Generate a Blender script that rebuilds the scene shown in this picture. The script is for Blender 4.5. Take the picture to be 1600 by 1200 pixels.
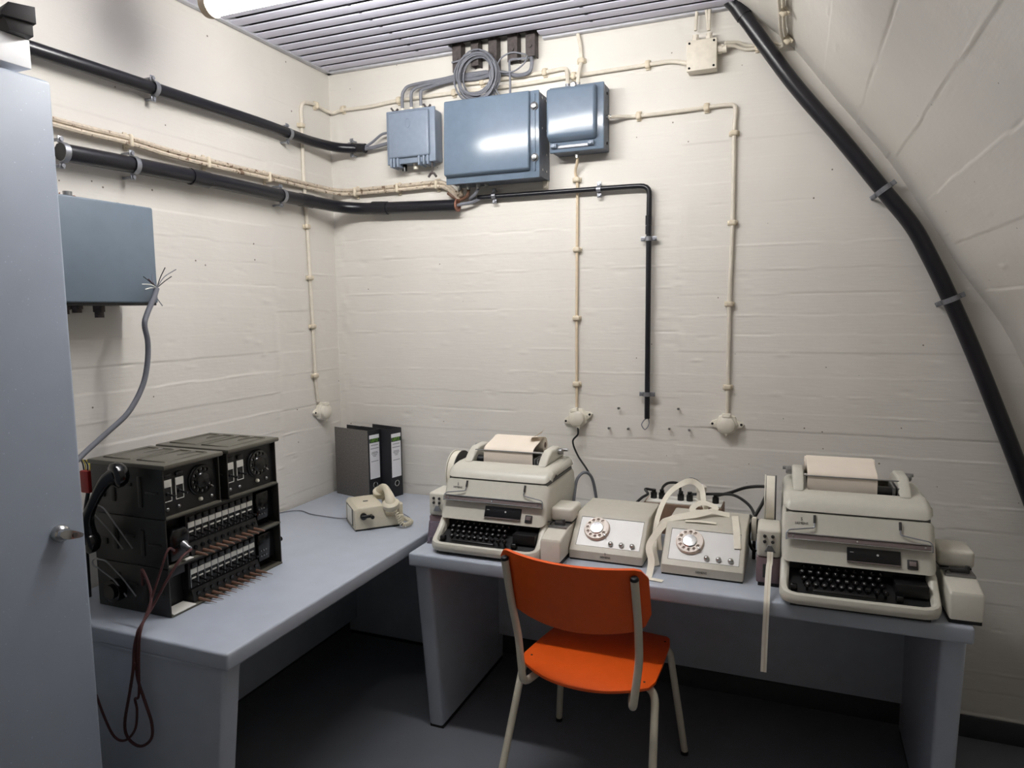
import bpy, bmesh, math, random
import numpy as np
from mathutils import Vector, Matrix

random.seed(7)
for o in list(bpy.data.objects): bpy.data.objects.remove(o, do_unlink=True)
SC = bpy.context.scene
COL = SC.collection

# ------------------------------------------------------------------ camera
F, CX, CY, CZ, PI_, YA, RO = 1103.56, 2.1535, -2.9925, 1.6342, -0.1043, 0.3836, 0.0122
def _rot(p, y, r):
    cy, sy, cp, sp, cr, sr = math.cos(y), math.sin(y), math.cos(p), math.sin(p), math.cos(r), math.sin(r)
    A = np.array([[cy, -sy, 0], [sy, cy, 0], [0, 0, 1]])
    B = np.array([[1, 0, 0], [0, cp, -sp], [0, sp, cp]])
    C = np.array([[cr, 0, sr], [0, 1, 0], [-sr, 0, cr]])
    return A @ B @ C
RC = _rot(PI_, YA, RO)
CAMP = np.array([CX, CY, CZ])
cam = bpy.data.cameras.new('camera'); cam.sensor_width = 36; cam.lens = F / 1600 * 36; cam.clip_start = .02
camo = bpy.data.objects.new('camera', cam); COL.objects.link(camo)
camo.matrix_world = Matrix(((RC[0,0], RC[0,2], -RC[0,1], CX), (RC[1,0], RC[1,2], -RC[1,1], CY), (RC[2,0], RC[2,2], -RC[2,1], CZ), (0, 0, 0, 1)))
SC.camera = camo
def P(u, v, axis, val):
    """pixel of the photograph -> point on the plane axis=val"""
    d = RC @ np.array([(u - 800) / F, 1, -(v - 600) / F])
    s = (val - CAMP[axis]) / d[axis]
    q = CAMP + s * d
    return Vector((float(q[0]), float(q[1]), float(q[2])))

# ------------------------------------------------------------------ world, exposure
w = bpy.data.worlds.new('world'); SC.world = w; w.use_nodes = True
w.node_tree.nodes['Background'].inputs[0].default_value = (.02, .02, .022, 1)
SC.view_settings.view_transform = 'Standard'; SC.view_settings.look = 'None'
SC.view_settings.gamma = 1; SC.view_settings.use_curve_mapping = False
SC.view_settings.exposure = 0.62
LAMP_E = 42.0          # emission of the fluorescent tube (built with its luminaire)

# ------------------------------------------------------------------ materials
def lin(c):
    return tuple((x / 255 / 12.92 if x / 255 <= .04045 else ((x / 255 + .055) / 1.055) ** 2.4) for x in c) + (1,)
MATS = {}
def mat(name, rgb, rough=.5, metal=0, var=.06, scale=30, bump=0, bscale=200, coat=0, spec=.5, trans=0, emit=0, speck=None, obj=True):
    m = bpy.data.materials.new(name); m.use_nodes = True
    nt = m.node_tree; b = nt.nodes['Principled BSDF']
    b.inputs['Roughness'].default_value = rough; b.inputs['Metallic'].default_value = metal
    b.inputs['Specular IOR Level'].default_value = spec
    b.inputs['Coat Weight'].default_value = coat; b.inputs['Transmission Weight'].default_value = trans
    tc = nt.nodes.new('ShaderNodeTexCoord')
    nz = nt.nodes.new('ShaderNodeTexNoise'); nz.inputs['Scale'].default_value = scale; nz.inputs['Detail'].default_value = 5
    nt.links.new(tc.outputs['Object'], nz.inputs['Vector'])
    r = nt.nodes.new('ShaderNodeValToRGB')
    c = lin(rgb)
    r.color_ramp.elements[0].position = .3; r.color_ramp.elements[1].position = .7
    r.color_ramp.elements[0].color = tuple(x * (1 - var) for x in c[:3]) + (1,)
    r.color_ramp.elements[1].color = tuple(min(1, x * (1 + var)) for x in c[:3]) + (1,)
    nt.links.new(nz.outputs['Fac'], r.inputs['Fac'])
    out = r.outputs['Color']
    if speck:
        col, sc, thr = speck
        n2 = nt.nodes.new('ShaderNodeTexNoise'); n2.inputs['Scale'].default_value = sc; n2.inputs['Detail'].default_value = 3
        nt.links.new(tc.outputs['Object'], n2.inputs['Vector'])
        r2 = nt.nodes.new('ShaderNodeValToRGB'); r2.color_ramp.elements[0].position = thr; r2.color_ramp.elements[1].position = thr + .04
        nt.links.new(n2.outputs['Fac'], r2.inputs['Fac'])
        mx = nt.nodes.new('ShaderNodeMixRGB'); mx.inputs[2].default_value = lin(col)
        nt.links.new(r2.outputs['Color'], mx.inputs[0]); nt.links.new(out, mx.inputs[1]); out = mx.outputs[0]
    nt.links.new(out, b.inputs['Base Color'])
    if bump:
        n3 = nt.nodes.new('ShaderNodeTexNoise'); n3.inputs['Scale'].default_value = bscale; n3.inputs['Detail'].default_value = 4
        nt.links.new(tc.outputs['Object'], n3.inputs['Vector'])
        bp = nt.nodes.new('ShaderNodeBump'); bp.inputs['Strength'].default_value = bump; bp.inputs['Distance'].default_value = .002
        nt.links.new(n3.outputs['Fac'], bp.inputs['Height']); nt.links.new(bp.outputs['Normal'], b.inputs['Normal'])
    if emit:
        b.inputs['Emission Color'].default_value = (1, .982, .95, 1); b.inputs['Emission Strength'].default_value = emit
    MATS[name] = m
    return m

def wall_mat(name, rgb):
    m = mat(name, rgb, .62, 0, .035, 2.5)
    nt = m.node_tree; b = nt.nodes['Principled BSDF']; tc = nt.nodes['Texture Coordinate']
    # plank grain (stretched horizontally) and trowel relief, small pits
    mp = nt.nodes.new('ShaderNodeMapping'); mp.inputs['Scale'].default_value = (9, 9, 70)
    nt.links.new(tc.outputs['Object'], mp.inputs['Vector'])
    g = nt.nodes.new('ShaderNodeTexNoise'); g.inputs['Scale'].default_value = 1.6; g.inputs['Detail'].default_value = 6
    nt.links.new(mp.outputs[0], g.inputs['Vector'])
    h = nt.nodes.new('ShaderNodeTexNoise'); h.inputs['Scale'].default_value = 28; h.inputs['Detail'].default_value = 7
    nt.links.new(tc.outputs['Object'], h.inputs['Vector'])
    ad = nt.nodes.new('ShaderNodeMath'); ad.operation = 'ADD'
    nt.links.new(g.outputs['Fac'], ad.inputs[0]); nt.links.new(h.outputs['Fac'], ad.inputs[1])
    bp = nt.nodes.new('ShaderNodeBump'); bp.inputs['Strength'].default_value = .20; bp.inputs['Distance'].default_value = .0028
    nt.links.new(ad.outputs[0], bp.inputs['Height']); nt.links.new(bp.outputs['Normal'], b.inputs['Normal'])
    vo = nt.nodes.new('ShaderNodeTexVoronoi'); vo.inputs['Scale'].default_value = 15; vo.inputs['Randomness'].default_value = 1
    nt.links.new(tc.outputs['Object'], vo.inputs['Vector'])
    sel = nt.nodes.new('ShaderNodeSeparateColor'); nt.links.new(vo.outputs['Color'], sel.inputs[0])
    ml = nt.nodes.new('ShaderNodeMath'); ml.operation = 'MULTIPLY'; ml.inputs[1].default_value = .075
    nt.links.new(sel.outputs[0], ml.inputs[0])
    ml0 = nt.nodes.new('ShaderNodeMath'); ml0.operation = 'SUBTRACT'; ml0.inputs[1].default_value = .02
    nt.links.new(ml.outputs[0], ml0.inputs[0])
    lt = nt.nodes.new('ShaderNodeMath'); lt.operation = 'LESS_THAN'
    nt.links.new(vo.outputs['Distance'], lt.inputs[0]); nt.links.new(ml0.outputs[0], lt.inputs[1])
    mx = nt.nodes.new('ShaderNodeMixRGB'); mx.inputs[2].default_value = lin((120, 112, 100))
    src = b.inputs['Base Color'].links[0].from_socket
    nt.links.new(lt.outputs[0], mx.inputs[0]); nt.links.new(src, mx.inputs[1]); nt.links.new(mx.outputs[0], b.inputs['Base Color'])
    return m

wall_mat('concrete', (217, 213, 205))
mat('slat_white', (200, 199, 214), .45, 0, .02, 8)
mat('ceiling_dark', (22, 22, 30), .9)
mat('trim_grey', (190, 190, 196), .5)
mat('floor_paint', (112, 115, 122), .42, 0, .06, 5, .15, 120)
mat('base_dark', (58, 58, 62), .6, 0, .1, 20, .3, 90)
mat('desk_paint', (175, 182, 193), .38, 0, .035, 14, .12, 500)
mat('desk_foot', (20, 20, 22), .6)
mat('locker_paint', (146, 155, 168), .45, 0, .04, 6, .12, 700, speck=((175, 185, 200), 160, .70))
mat('box_blue', (102, 117, 133), .17, 0, .04, 30, .06, 300)
mat('box_blue_pale', (126, 138, 154), .4, 0, .05, 40, .1, 300)
mat('box_side', (92, 98, 110), .5, 0, .12, 40)
mat('wallbox_blue', (104, 117, 129), .5, 0, .04, 20, .08, 400)
mat('conduit_black', (20, 20, 27), .3, 0, .15, 30)
mat('cable_beige', (216, 208, 193), .5, 0, .06, 40)
mat('cable_dirty', (196, 183, 164), .6, 0, .18, 60, .3, 150, speck=((120, 98, 78), 45, .60))
mat('cable_tan', (212, 194, 166), .5, 0, .08, 40)
mat('cable_grey', (116, 118, 126), .5, 0, .05, 60)
mat('cable_black', (18, 18, 20), .42)
mat('clip_beige', (208, 196, 174), .55, 0, .1, 80, .2, 200)
mat('galv', (150, 152, 158), .38, .75, .1, 80)
mat('chrome', (196, 196, 194), .26, 1, .02)
mat('steel', (150, 150, 150), .35, .9, .08, 60)
mat('rust', (84, 77, 76), .7, .25, .3, 60, .3, 120)
mat('copper', (150, 105, 88), .5, .3, .1)
mat('white_plastic', (224, 218, 203), .36, 0, .04, 60)
mat('hole_dark', (10, 10, 10), .9)
mat('machine_shell', (206, 203, 190), .33, 0, .02, 60, .08, 900)
mat('machine_pale', (214, 210, 197), .36, 0, .02, 60)
mat('dial_shell', (196, 192, 178), .42, 0, .03, 60, .12, 900)
mat('silver_plate', (196, 195, 192), .48, .3, .02, 20)
mat('seam_grey', (95, 93, 90), .6)
mat('black_plastic', (14, 14, 17), .32, 0, .1)
mat('key_black', (16, 16, 19), .25, 0, .1)
mat('key_mark', (205, 205, 205), .5)
mat('paper', (236, 224, 208), .75, 0, .02, 20)
mat('tape_paper', (232, 226, 210), .65, 0, .03, 30)
mat('dial_pink', (222, 205, 192), .45, 0, .03)
mat('plastic_dial', (222, 210, 198), .3, 0, .02)
mat('ink', (60, 58, 58), .7)
mat('chad_purple', (128, 108, 112), .35, 0, .08, 40)
mat('plastic_clear', (190, 178, 195), .1, 0, .1, 40, trans=.75)
mat('acrylic_grey', (140, 128, 126), .2, .35, .06, 30)
mat('olive', (36, 35, 32), .38, 0, .12, 25, .1, 300)
mat('olive_lid', (90, 87, 77), .42, 0, .06, 25, .1, 300)
mat('bakelite', (10, 10, 13), .16, 0, .1)
mat('panel_black', (17, 17, 19), .45, 0, .1, 60)
mat('label_white', (232, 230, 222), .6)
mat('brown_plug', (112, 82, 66), .5, 0, .15, 60)
mat('cord_red', (72, 34, 34), .6, 0, .15, 120, .3, 400)
mat('red_plastic', (150, 32, 30), .4)
mat('wire_yellow', (200, 180, 50), .5)
mat('binder_marble', (98, 94, 90), .7, 0, .22, 140)
mat('binder_black', (22, 23, 30), .55, 0, .1, 60)
mat('label_paper', (226, 226, 230), .6, 0, .01)
mat('label_green', (24, 50, 28), .6)
mat('lime', (140, 200, 70), .6)
mat('grey_print', (120, 120, 128), .7)
mat('page_edge', (190, 182, 165), .8, 0, .1, 200)
mat('phone_shell', (208, 200, 178), .34, 0, .03, 40)
mat('chair_orange', (236, 95, 26), .38, 0, .03, 30)
mat('chair_edge', (120, 60, 30), .6, 0, .2, 60)
mat('tube_cream', (214, 207, 188), .35, 0, .03, 30)
mat('board_brown', (126, 102, 84), .65, 0, .2, 25)
mat('box_white', (232, 232, 234), .6, 0, .04, 14)
mat('dark_grey', (52, 50, 50), .55, 0, .15, 20)
mat('cap_beige', (176, 160, 136), .5, 0, .15, 60)
mat('lamp_glow', (255, 252, 240), .5, 0, 0, emit=LAMP_E)

# ------------------------------------------------------------------ builders
def frame(pos, xdir, zdir):
    x = Vector(xdir).normalized(); z = Vector(zdir); z = (z - x * z.dot(x)).normalized(); y = z.cross(x)
    return Matrix(((x.x, y.x, z.x, pos[0]), (x.y, y.y, z.y, pos[1]), (x.z, y.z, z.z, pos[2]), (0, 0, 0, 1)))
def rotz(a): return Matrix.Rotation(a, 4, 'Z')
def T(x, y, z): return Matrix.Translation((x, y, z))

def smooth_path(pts, n=6, closed=False):
    p = [Vector(q) for q in pts]; out = []
    m = len(p); rng = range(m if closed else m - 1)
    for i in rng:
        if closed: a, b, c, d = p[(i - 1) % m], p[i], p[(i + 1) % m], p[(i + 2) % m]
        else:
            b, c = p[i], p[i + 1]
            a = p[i - 1] if i else b * 2 - c
            d = p[i + 2] if i + 2 < m else c * 2 - b
        for k in range(n):
            t = k / n
            out.append(.5 * ((2 * b) + (c - a) * t + (2 * a - 5 * b + 4 * c - d) * t * t + (3 * b - a - 3 * c + d) * t ** 3))
    if not closed: out.append(p[-1])
    return out
def round_path(pts, r, n=5):
    """polyline with rounded corners of radius about r"""
    p = [Vector(q) for q in pts]; out = [p[0]]
    for i in range(1, len(p) - 1):
        a, b, c = p[i - 1], p[i], p[i + 1]
        d1, d2 = (a - b), (c - b)
        k = min(r, d1.length * .48, d2.length * .48)
        s, e = b + d1.normalized() * k, b + d2.normalized() * k
        for j in range(n + 1):
            t = j / n
            out.append(s * (1 - t) ** 2 + b * 2 * t * (1 - t) + e * t * t)
    out.append(p[-1])
    return out

class MB:
    def __init__(s): s.v = []; s.f = []
    def add(s, vs, fs, M=None):
        n = len(s.v)
        s.v += [(M @ Vector(q)) if M is not None else Vector(q) for q in vs]
        s.f += [tuple(i + n for i in f) for f in fs]
        return s
    def bm(s, b, M=None):
        b.verts.index_update()
        s.add([q.co.copy() for q in b.verts], [[q.index for q in f.verts] for f in b.faces], M); b.free(); return s
    def box(s, x0, x1, y0, y1, z0, z1, bev=0, seg=2, M=None):
        b = bmesh.new(); bmesh.ops.create_cube(b, size=1)
        for q in b.verts: q.co = Vector(((x0 + x1) / 2 + q.co.x * (x1 - x0), (y0 + y1) / 2 + q.co.y * (y1 - y0), (z0 + z1) / 2 + q.co.z * (z1 - z0)))
        if bev: bmesh.ops.bevel(b, geom=list(b.edges), offset=bev, segments=seg, profile=.5, affect='EDGES')
        return s.bm(b, M)
    def prism(s, poly, d0, d1, mp, bev=0, seg=3, M=None, which='caps'):
        """poly of 2D points extruded d0..d1; mp(a,b,d)->xyz; bevel of the cap outlines"""
        b = bmesh.new()
        lo = [b.verts.new(mp(a, c, d0)) for a, c in poly]; hi = [b.verts.new(mp(a, c, d1)) for a, c in poly]
        n = len(poly)
        f0 = b.faces.new(lo); f1 = b.faces.new(hi[::-1])
        for i in range(n): b.faces.new((lo[i], hi[i], hi[(i + 1) % n], lo[(i + 1) % n]))
        bmesh.ops.recalc_face_normals(b, faces=list(b.faces))
        if bev:
            ed = list(set(list(f0.edges) + list(f1.edges))) if which == 'caps' else list(b.edges)
            bmesh.ops.bevel(b, geom=ed, offset=bev, segments=seg, profile=.5, affect='EDGES', clamp_overlap=True)
        return s.bm(b, M)
    def cyl(s, p0, p1, r, seg=16, r2=None, M=None):
        p0, p1 = Vector(p0), Vector(p1); r2 = r if r2 is None else r2
        d = (p1 - p0).normalized(); a = d.orthogonal().normalized(); c = d.cross(a)
        vs = []
        for p, rr in ((p0, r), (p1, r2)):
            for i in range(seg):
                t = 2 * math.pi * i / seg; vs.append(p + (a * math.cos(t) + c * math.sin(t)) * rr)
        fs = [(i, (i + 1) % seg, seg + (i + 1) % seg, seg + i) for i in range(seg)]
        fs += [tuple(range(seg))[::-1], tuple(range(seg, 2 * seg))]
        return s.add(vs, fs, M)
    def lathe(s, prof, seg=24, M=None):
        """prof (r,z) about local Z"""
        vs = []; fs = []; n = len(prof)
        for r, z in prof:
            for i in range(seg):
                t = 2 * math.pi * i / seg; vs.append((r * math.cos(t), r * math.sin(t), z))
        for k in range(n - 1):
            for i in range(seg):
                j = (i + 1) % seg; fs.append((k * seg + i, k * seg + j, (k + 1) * seg + j, (k + 1) * seg + i))
        fs.append(tuple(range(seg))[::-1]); fs.append(tuple(range((n - 1) * seg, n * seg)))
        return s.add(vs, fs, M)
    def tube(s, pts, r, seg=8, closed=False, M=None, flat=None):
        p = [Vector(q) for q in pts]; n = len(p); vs = []; fs = []
        rr = r if isinstance(r, (list, tuple)) else [r] * n
        up = None
        for i in range(n):
            if closed: t = p[(i + 1) % n] - p[i - 1]
            else: t = p[min(i + 1, n - 1)] - p[max(i - 1, 0)]
            t = t.normalized() if t.length > 1e-9 else Vector((0, 0, 1))
            if up is None: up = t.orthogonal().normalized()
            up = (up - t * up.dot(t)); up = up.normalized() if up.length > 1e-6 else t.orthogonal().normalized()
            c = t.cross(up)
            for k in range(seg):
                a = 2 * math.pi * k / seg; vs.append(p[i] + (up * math.cos(a) + c * math.sin(a)) * rr[i])
        for i in range(n if closed else n - 1):
            j = (i + 1) % n
            for k in range(seg):
                l = (k + 1) % seg; fs.append((i * seg + k, i * seg + l, j * seg + l, j * seg + k))
        if not closed: fs.append(tuple(range(seg))[::-1]); fs.append(tuple(range((n - 1) * seg, n * seg)))
        return s.add(vs, fs, M)
    def ribbon(s, pts, nrm, wd, th=.0006, M=None):
        """paper strip: path points with the strip's normal at each point"""
        p = [Vector(q) for q in pts]; n = len(p); vs = []; fs = []
        for i in range(n):
            t = (p[min(i + 1, n - 1)] - p[max(i - 1, 0)]).normalized()
            m = Vector(nrm[i] if isinstance(nrm, list) else nrm); m = (m - t * m.dot(t)).normalized(); c = t.cross(m)
            for a, b in ((-1, 0), (1, 0), (1, 1), (-1, 1)): vs.append(p[i] + c * (a * wd / 2) + m * (b * th))
        for i in range(n - 1):
            for k in range(4):
                l = (k + 1) % 4; fs.append((i * 4 + k, i * 4 + l, i * 4 + 4 + l, i * 4 + 4 + k))
        fs += [(3, 2, 1, 0), tuple(range(4 * n - 4, 4 * n))]
        return s.add(vs, fs, M)
    def mesh(s, name, material, smooth=38):
        me = bpy.data.meshes.new(name)
        me.from_pydata([tuple(q) for q in s.v], [], s.f)
        b = bmesh.new(); b.from_mesh(me); bmesh.ops.recalc_face_normals(b, faces=list(b.faces)); b.to_mesh(me); b.free()
        if smooth:
            me.polygons.foreach_set('use_smooth', [True] * len(me.polygons)); me.set_sharp_from_angle(angle=math.radians(smooth))
        me.materials.append(MATS[material]); return me
    def build(s, name, material, parent=None, smooth=38, world=False):
        if world and parent is not None:
            inv = MWI(parent); s.v = [inv @ q for q in s.v]
        return put(name, s.mesh(name, material, smooth), parent)
def MWI(o):
    M = Matrix.Identity(4); c = o
    while c is not None: M = c.matrix_basis @ M; c = c.parent
    return M.inverted()
def put(name, me, parent=None, M=None):
    o = bpy.data.objects.new(name, me); COL.objects.link(o)
    if parent is not None: o.parent = parent
    if M is not None: o.matrix_basis = M
    return o
def tag(o, label=None, cat=None, group=None, kind=None):
    if label: o['label'] = label
    if cat: o['category'] = cat
    if group: o['group'] = group
    if kind: o['kind'] = kind
    return o
def thing(name, label, cat, loc=(0, 0, 0), rz=0, group=None):
    o = bpy.data.objects.new(name, None); COL.objects.link(o); o.empty_display_size = .05
    o.location = loc; o.rotation_euler = (0, 0, rz)
    o.matrix_basis = T(*loc) @ rotz(rz)
    return tag(o, label, cat, group)
def thingM(name, label, cat, M, group=None):
    o = bpy.data.objects.new(name, None); COL.objects.link(o); o.empty_display_size = .05
    o.matrix_basis = M
    return tag(o, label, cat, group)
def text_mesh(s, size, material, depth=.0003, align='CENTER'):
    cu = bpy.data.curves.new('txt', 'FONT'); cu.body = s; cu.size = size; cu.align_x = align; cu.align_y = 'CENTER'; cu.extrude = depth; cu.resolution_u = 2
    o = bpy.data.objects.new('txt', cu); COL.objects.link(o)
    dg = bpy.context.evaluated_depsgraph_get(); dg.update()
    me = bpy.data.meshes.new_from_object(o.evaluated_get(dg)); bpy.data.objects.remove(o, do_unlink=True); bpy.data.curves.remove(cu)
    me.materials.clear(); me.materials.append(MATS[material]); return me

# ------------------------------------------------------------------ the room
HC = 2.784; YF = -4.6
rng = np.random.default_rng(3)
def noise1(n, L):
    pts = rng.normal(0, 1, n); xs = np.linspace(0, L, n)
    return lambda x: np.interp(x, xs, pts)
def relief(A, B, zones, joints, upper, seed):
    """board-marked relief for coordinates A (along the boards) and B (across)"""
    D = np.zeros_like(A)
    lo = zones[:-1]; hi = zones[1:]
    L = zones[-1] - zones[0]
    for zi, (a0, a1) in enumerate(zip(lo, hi)):
        js = joints[zi]; m = (A >= a0) & (A < a1)
        k = np.searchsorted(js, B[m]); off = rng.normal(0, .0006, len(js) + 1)
        d = off[k]
        for j in js:
            aa = A[m] - zones[0]
            amp = noise1(40, L)(aa) * .0013 + noise1(150, L)(aa) * .0007 + rng.normal(0, .0008); wob = noise1(16, L)(aa) * .0012 + noise1(120, L)(aa) * .0006
            amp = amp * np.clip(np.abs(noise1(14, L)(aa)) * 1.6 - .2, 0, 1)
            amp = amp * (1 if j < upper else .15)
            d = d + amp * np.exp(-((B[m] - j - wob) / .0030) ** 2)
        D[m] += d
    for z in zones[1:-1]:
        nn = noise1(60, 3.0)
        D += nn(B) * .0018 * np.exp(-((A - z - .006 * noise1(20, 3.0)(B)) / .012) ** 2)
    for _ in range(420):
        a = rng.uniform(zones[0], zones[-1]); b = rng.uniform(B.min(), upper + .05); r = rng.uniform(.005, .012); h = rng.normal(0, .0017)
        m = (np.abs(A - a) < .08) & (np.abs(B - b) < .05)
        D[m] += h * np.exp(-((A[m] - a) / (r * 1.8)) ** 2 - ((B[m] - b) / r) ** 2)
    return D
def jset(z0, z1, pitch):
    z = z0; out = []
    while z < z1: out.append(z); z += pitch * rng.uniform(.82, 1.2)
    return np.array(out)
def gridmesh(name, X, Y, Z, material):
    r, c = X.shape
    me = bpy.data.meshes.new(name)
    idx = np.arange(r * c).reshape(r, c)
    f = np.stack([idx[:-1, :-1], idx[:-1, 1:], idx[1:, 1:], idx[1:, :-1]], -1).reshape(-1, 4)
    me.from_pydata(np.stack([X, Y, Z], -1).reshape(-1, 3).tolist(), [], f.tolist())
    me.polygons.foreach_set('use_smooth', [True] * len(me.polygons)); me.materials.append(MATS[material])
    return tag(put(name, me), kind='structure')

VAULT = [(1.80, 2.90), (1.866, 2.822), (1.99, 2.722), (2.112, 2.608), (2.274, 2.39), (2.43, 2.19), (2.584, 1.95), (2.693, 1.763), (2.819, 1.578), (2.904, 1.408), (3.02, 1.13), (3.11, .85), (3.18, .5), (3.22, .2), (3.23, 0)]
xs = np.arange(-.02, 3.42, .014); zs = np.arange(0, 2.92, .0040)
A, B = np.meshgrid(xs, zs)
D = relief(A, B, [-.1, .05, 1.70, 3.5], [jset(.1, 2.9, .09), jset(.06, 2.9, .088), jset(.09, 2.9, .083)], 2.06, 1)
gridmesh('wall_back', A, -D, B, 'concrete')['label'] = 'cream painted board-marked concrete wall behind the desks'
ys = np.arange(YF, .03, .016)
A, B = np.meshgrid(ys, zs)
D = relief(A, B, [YF - .1, -.45, .1], [jset(.1, 2.9, .092), jset(.05, 2.9, .09)], 2.0, 2)
gridmesh('wall_left', D, A, B, 'concrete')['label'] = 'cream concrete wall carrying the two thick black conduits'
# vault
vp = np.array(VAULT); seg = np.r_[0, np.cumsum(np.hypot(*np.diff(vp, axis=0).T))]
sm = [np.array(smooth_path([(a, 0, b) for a, b in VAULT], 12))]
vp = sm[0][:, [0, 2]]; seg = np.r_[0, np.cumsum(np.hypot(*np.diff(vp, axis=0).T))]
ss = np.arange(0, seg[-1], .0045); vx = np.interp(ss, seg, vp[:, 0]); vz = np.interp(ss, seg, vp[:, 1])
tx = np.gradient(vx); tz = np.gradient(vz); ln = np.hypot(tx, tz); nx, nz_ = tz / ln, -tx / ln     # towards the room
ysv = np.arange(YF, .03, .030)
A, S = np.meshgrid(ysv, ss)
D = relief(A, S, [YF - .1, -1.9, -.14, .1], [jset(.05, seg[-1], .17), jset(.1, seg[-1], .17), jset(.1, seg[-1], .17)], 9, 3) * 1.5
gridmesh('wall_right', vx[:, None] + nx[:, None] * D, A, vz[:, None] + nz_[:, None] * D, 'concrete')['label'] = 'curved concrete vault sloping in over the right desk'
def vault_at(z): return float(np.interp(-z, -vz, vx))
b = MB(); b.box(-.1, 3.4, YF - .1, YF, 0, 2.95); tag(b.build('wall_front', 'concrete', smooth=0), 'plain concrete wall facing the board-marked wall', kind='structure')
b = MB(); b.box(-.1, 3.5, YF - .1, .1, -.06, 0); tag(b.build('floor', 'floor_paint', smooth=0), 'smooth grey painted concrete floor under the desks', kind='structure')
b = MB(); b.box(.0, 3.22, -.012, .006, 0, .084, .002); tag(b.build('baseboard_back', 'base_dark'), 'dark grey painted base band along the back wall', kind='structure')
b = MB(); b.box(-.006, .012, YF, -.0125, 0, .084, .002); tag(b.build('baseboard_left', 'base_dark'), 'dark grey painted base band along the left wall', kind='structure')
# ceiling: dark carrier with slats hung under it
b = MB(); b.box(-.05, 1.98, YF, .02, HC + .045, HC + .10); ceil = tag(b.build('ceiling', 'ceiling_dark', smooth=0), 'ceiling of narrow white metal slats with dark gaps', kind='structure')
def slat_mesh(x0, x1):
    m = MB(); W = .0275
    prof = [(-W, .0060), (-W * .9, .0026), (-W * .6, .0008), (0, 0), (W * .6, .0008), (W * .9, .0026), (W, .0060), (W * .5, .0068), (-W * .5, .0068)]
    m.prism(prof, x0, x1, lambda a, c, d: (d, a, c)); return m.mesh('slat', 'slat_white', 30)
SLX1 = vault_at(HC) - .012
sm_full = slat_mesh(.03, SLX1); k = 0
y = -.0675
while y > YF + .04:
    if k == 0:
        put('slat', slat_mesh(.03, .70), ceil, T(0, y, HC)); put('slat', slat_mesh(1.115, SLX1), ceil, T(0, y, HC))
    else: put('slat', sm_full, ceil, T(0, y, HC))
    y -= .0735; k += 1
b = MB(); b.box(.004, .03, YF, -.004, HC - .004, HC + .03, .002); tag(b.build('trim_1', 'trim_grey'), 'pale edge strip of the slat ceiling on the left wall', kind='structure')
b = MB(); b.box(.004, .70, -.03, -.004, HC - .004, HC + .03, .002); b.box(1.115, SLX1, -.03, -.004, HC - .004, HC + .03, .002)
tag(b.build('trim_2', 'trim_grey'), 'pale edge strip of the slat ceiling on the back wall', kind='structure')
# carrier clips in the gaps
b = MB()
for i in range(14):
    yy = -.0675 - .03675 - .0735 * i
    for xx in (.55, 1.35): b.box(xx - .006, xx + .006, yy - .005, yy + .005, HC + .002, HC + .047)
b.build('carrier_clip', 'ceiling_dark', ceil, 0)

# ------------------------------------------------------------------ luminaire
LX0, LX1, LY, LZ = .40, 1.66, -1.15, 2.615
t = thing('tube_lamp', 'lit white fluorescent tube lamp with beige end caps under the slats', 'lamp', ((LX0 + LX1) / 2, LY, HC))
b = MB(); b.cyl((LX0, LY, LZ), (LX1, LY, LZ), .036, 24); b.build('glass_tube', 'lamp_glow', t, world=True)
for s, x in ((-1, LX0), (1, LX1)):
    b = MB(); b.lathe([(.037, 0), (.0405, .0), (.041, .016), (.038, .028), (.03, .034), (.012, .036)], 24, frame((x, LY, LZ), (0, 1, 0), (s, 0, 0)))
    b.build('end_cap', 'cap_beige', t, world=True)
b = MB(); b.box(LX0 + .03, LX1 - .03, LY - .024, LY + .024, LZ + .05, LZ + .08, .004); b.build('batten', 'trim_grey', t, world=True)  # unseen batten, added to block part of the tube's upward light
for x in (LX0 + .2, LX1 - .2):
    b = MB(); b.box(x - .012, x + .012, LY - .012, LY + .012, LZ + .08, HC + .002); b.build('hanger', 'trim_grey', t, world=True)

# ------------------------------------------------------------------ desks
def desk(name, label, M, L, Dp, zm=.14):
    """local: x 0..L along, y 0 (front) .. Dp, top at .74; tapered end panels"""
    t = thingM(name, label, 'desk', M)
    b = MB(); b.box(0, L, 0, Dp, .69, .74, .008, 3); b.build('desk_top', 'desk_paint', t)
    th = .066
    for x in (.012, L - .012 - th):
        poly = [(.022, .6895), (Dp - .012, .6895), (Dp - .05, .012), (.105, .012)]
        b = MB(); b.prism(poly, x, x + th, lambda a, c, d: (d, a, c), .014, 3); o = b.build('end_panel', 'desk_paint', t)
        b = MB(); b.box(x + .004, x + th - .004, .108, Dp - .053, 0, .0125); b.build('foot_strip', 'desk_foot', o)
    b = MB(); b.box(th + .01, L - th - .01, Dp - .10, Dp - .08, zm, .69, .002); b.build('modesty_panel', 'desk_paint', t)
    return t
desk('steel_desk', 'blue-grey steel desk against the left wall, carrying the dark switchboards', T(.783, -1.629, 0) @ rotz(math.pi / 2), 1.615, .766, .09)
desk('steel_desk', 'blue-grey steel desk under the vault, carrying both teleprinters', T(.833, -.776, 0), 1.803, .765)

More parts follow.
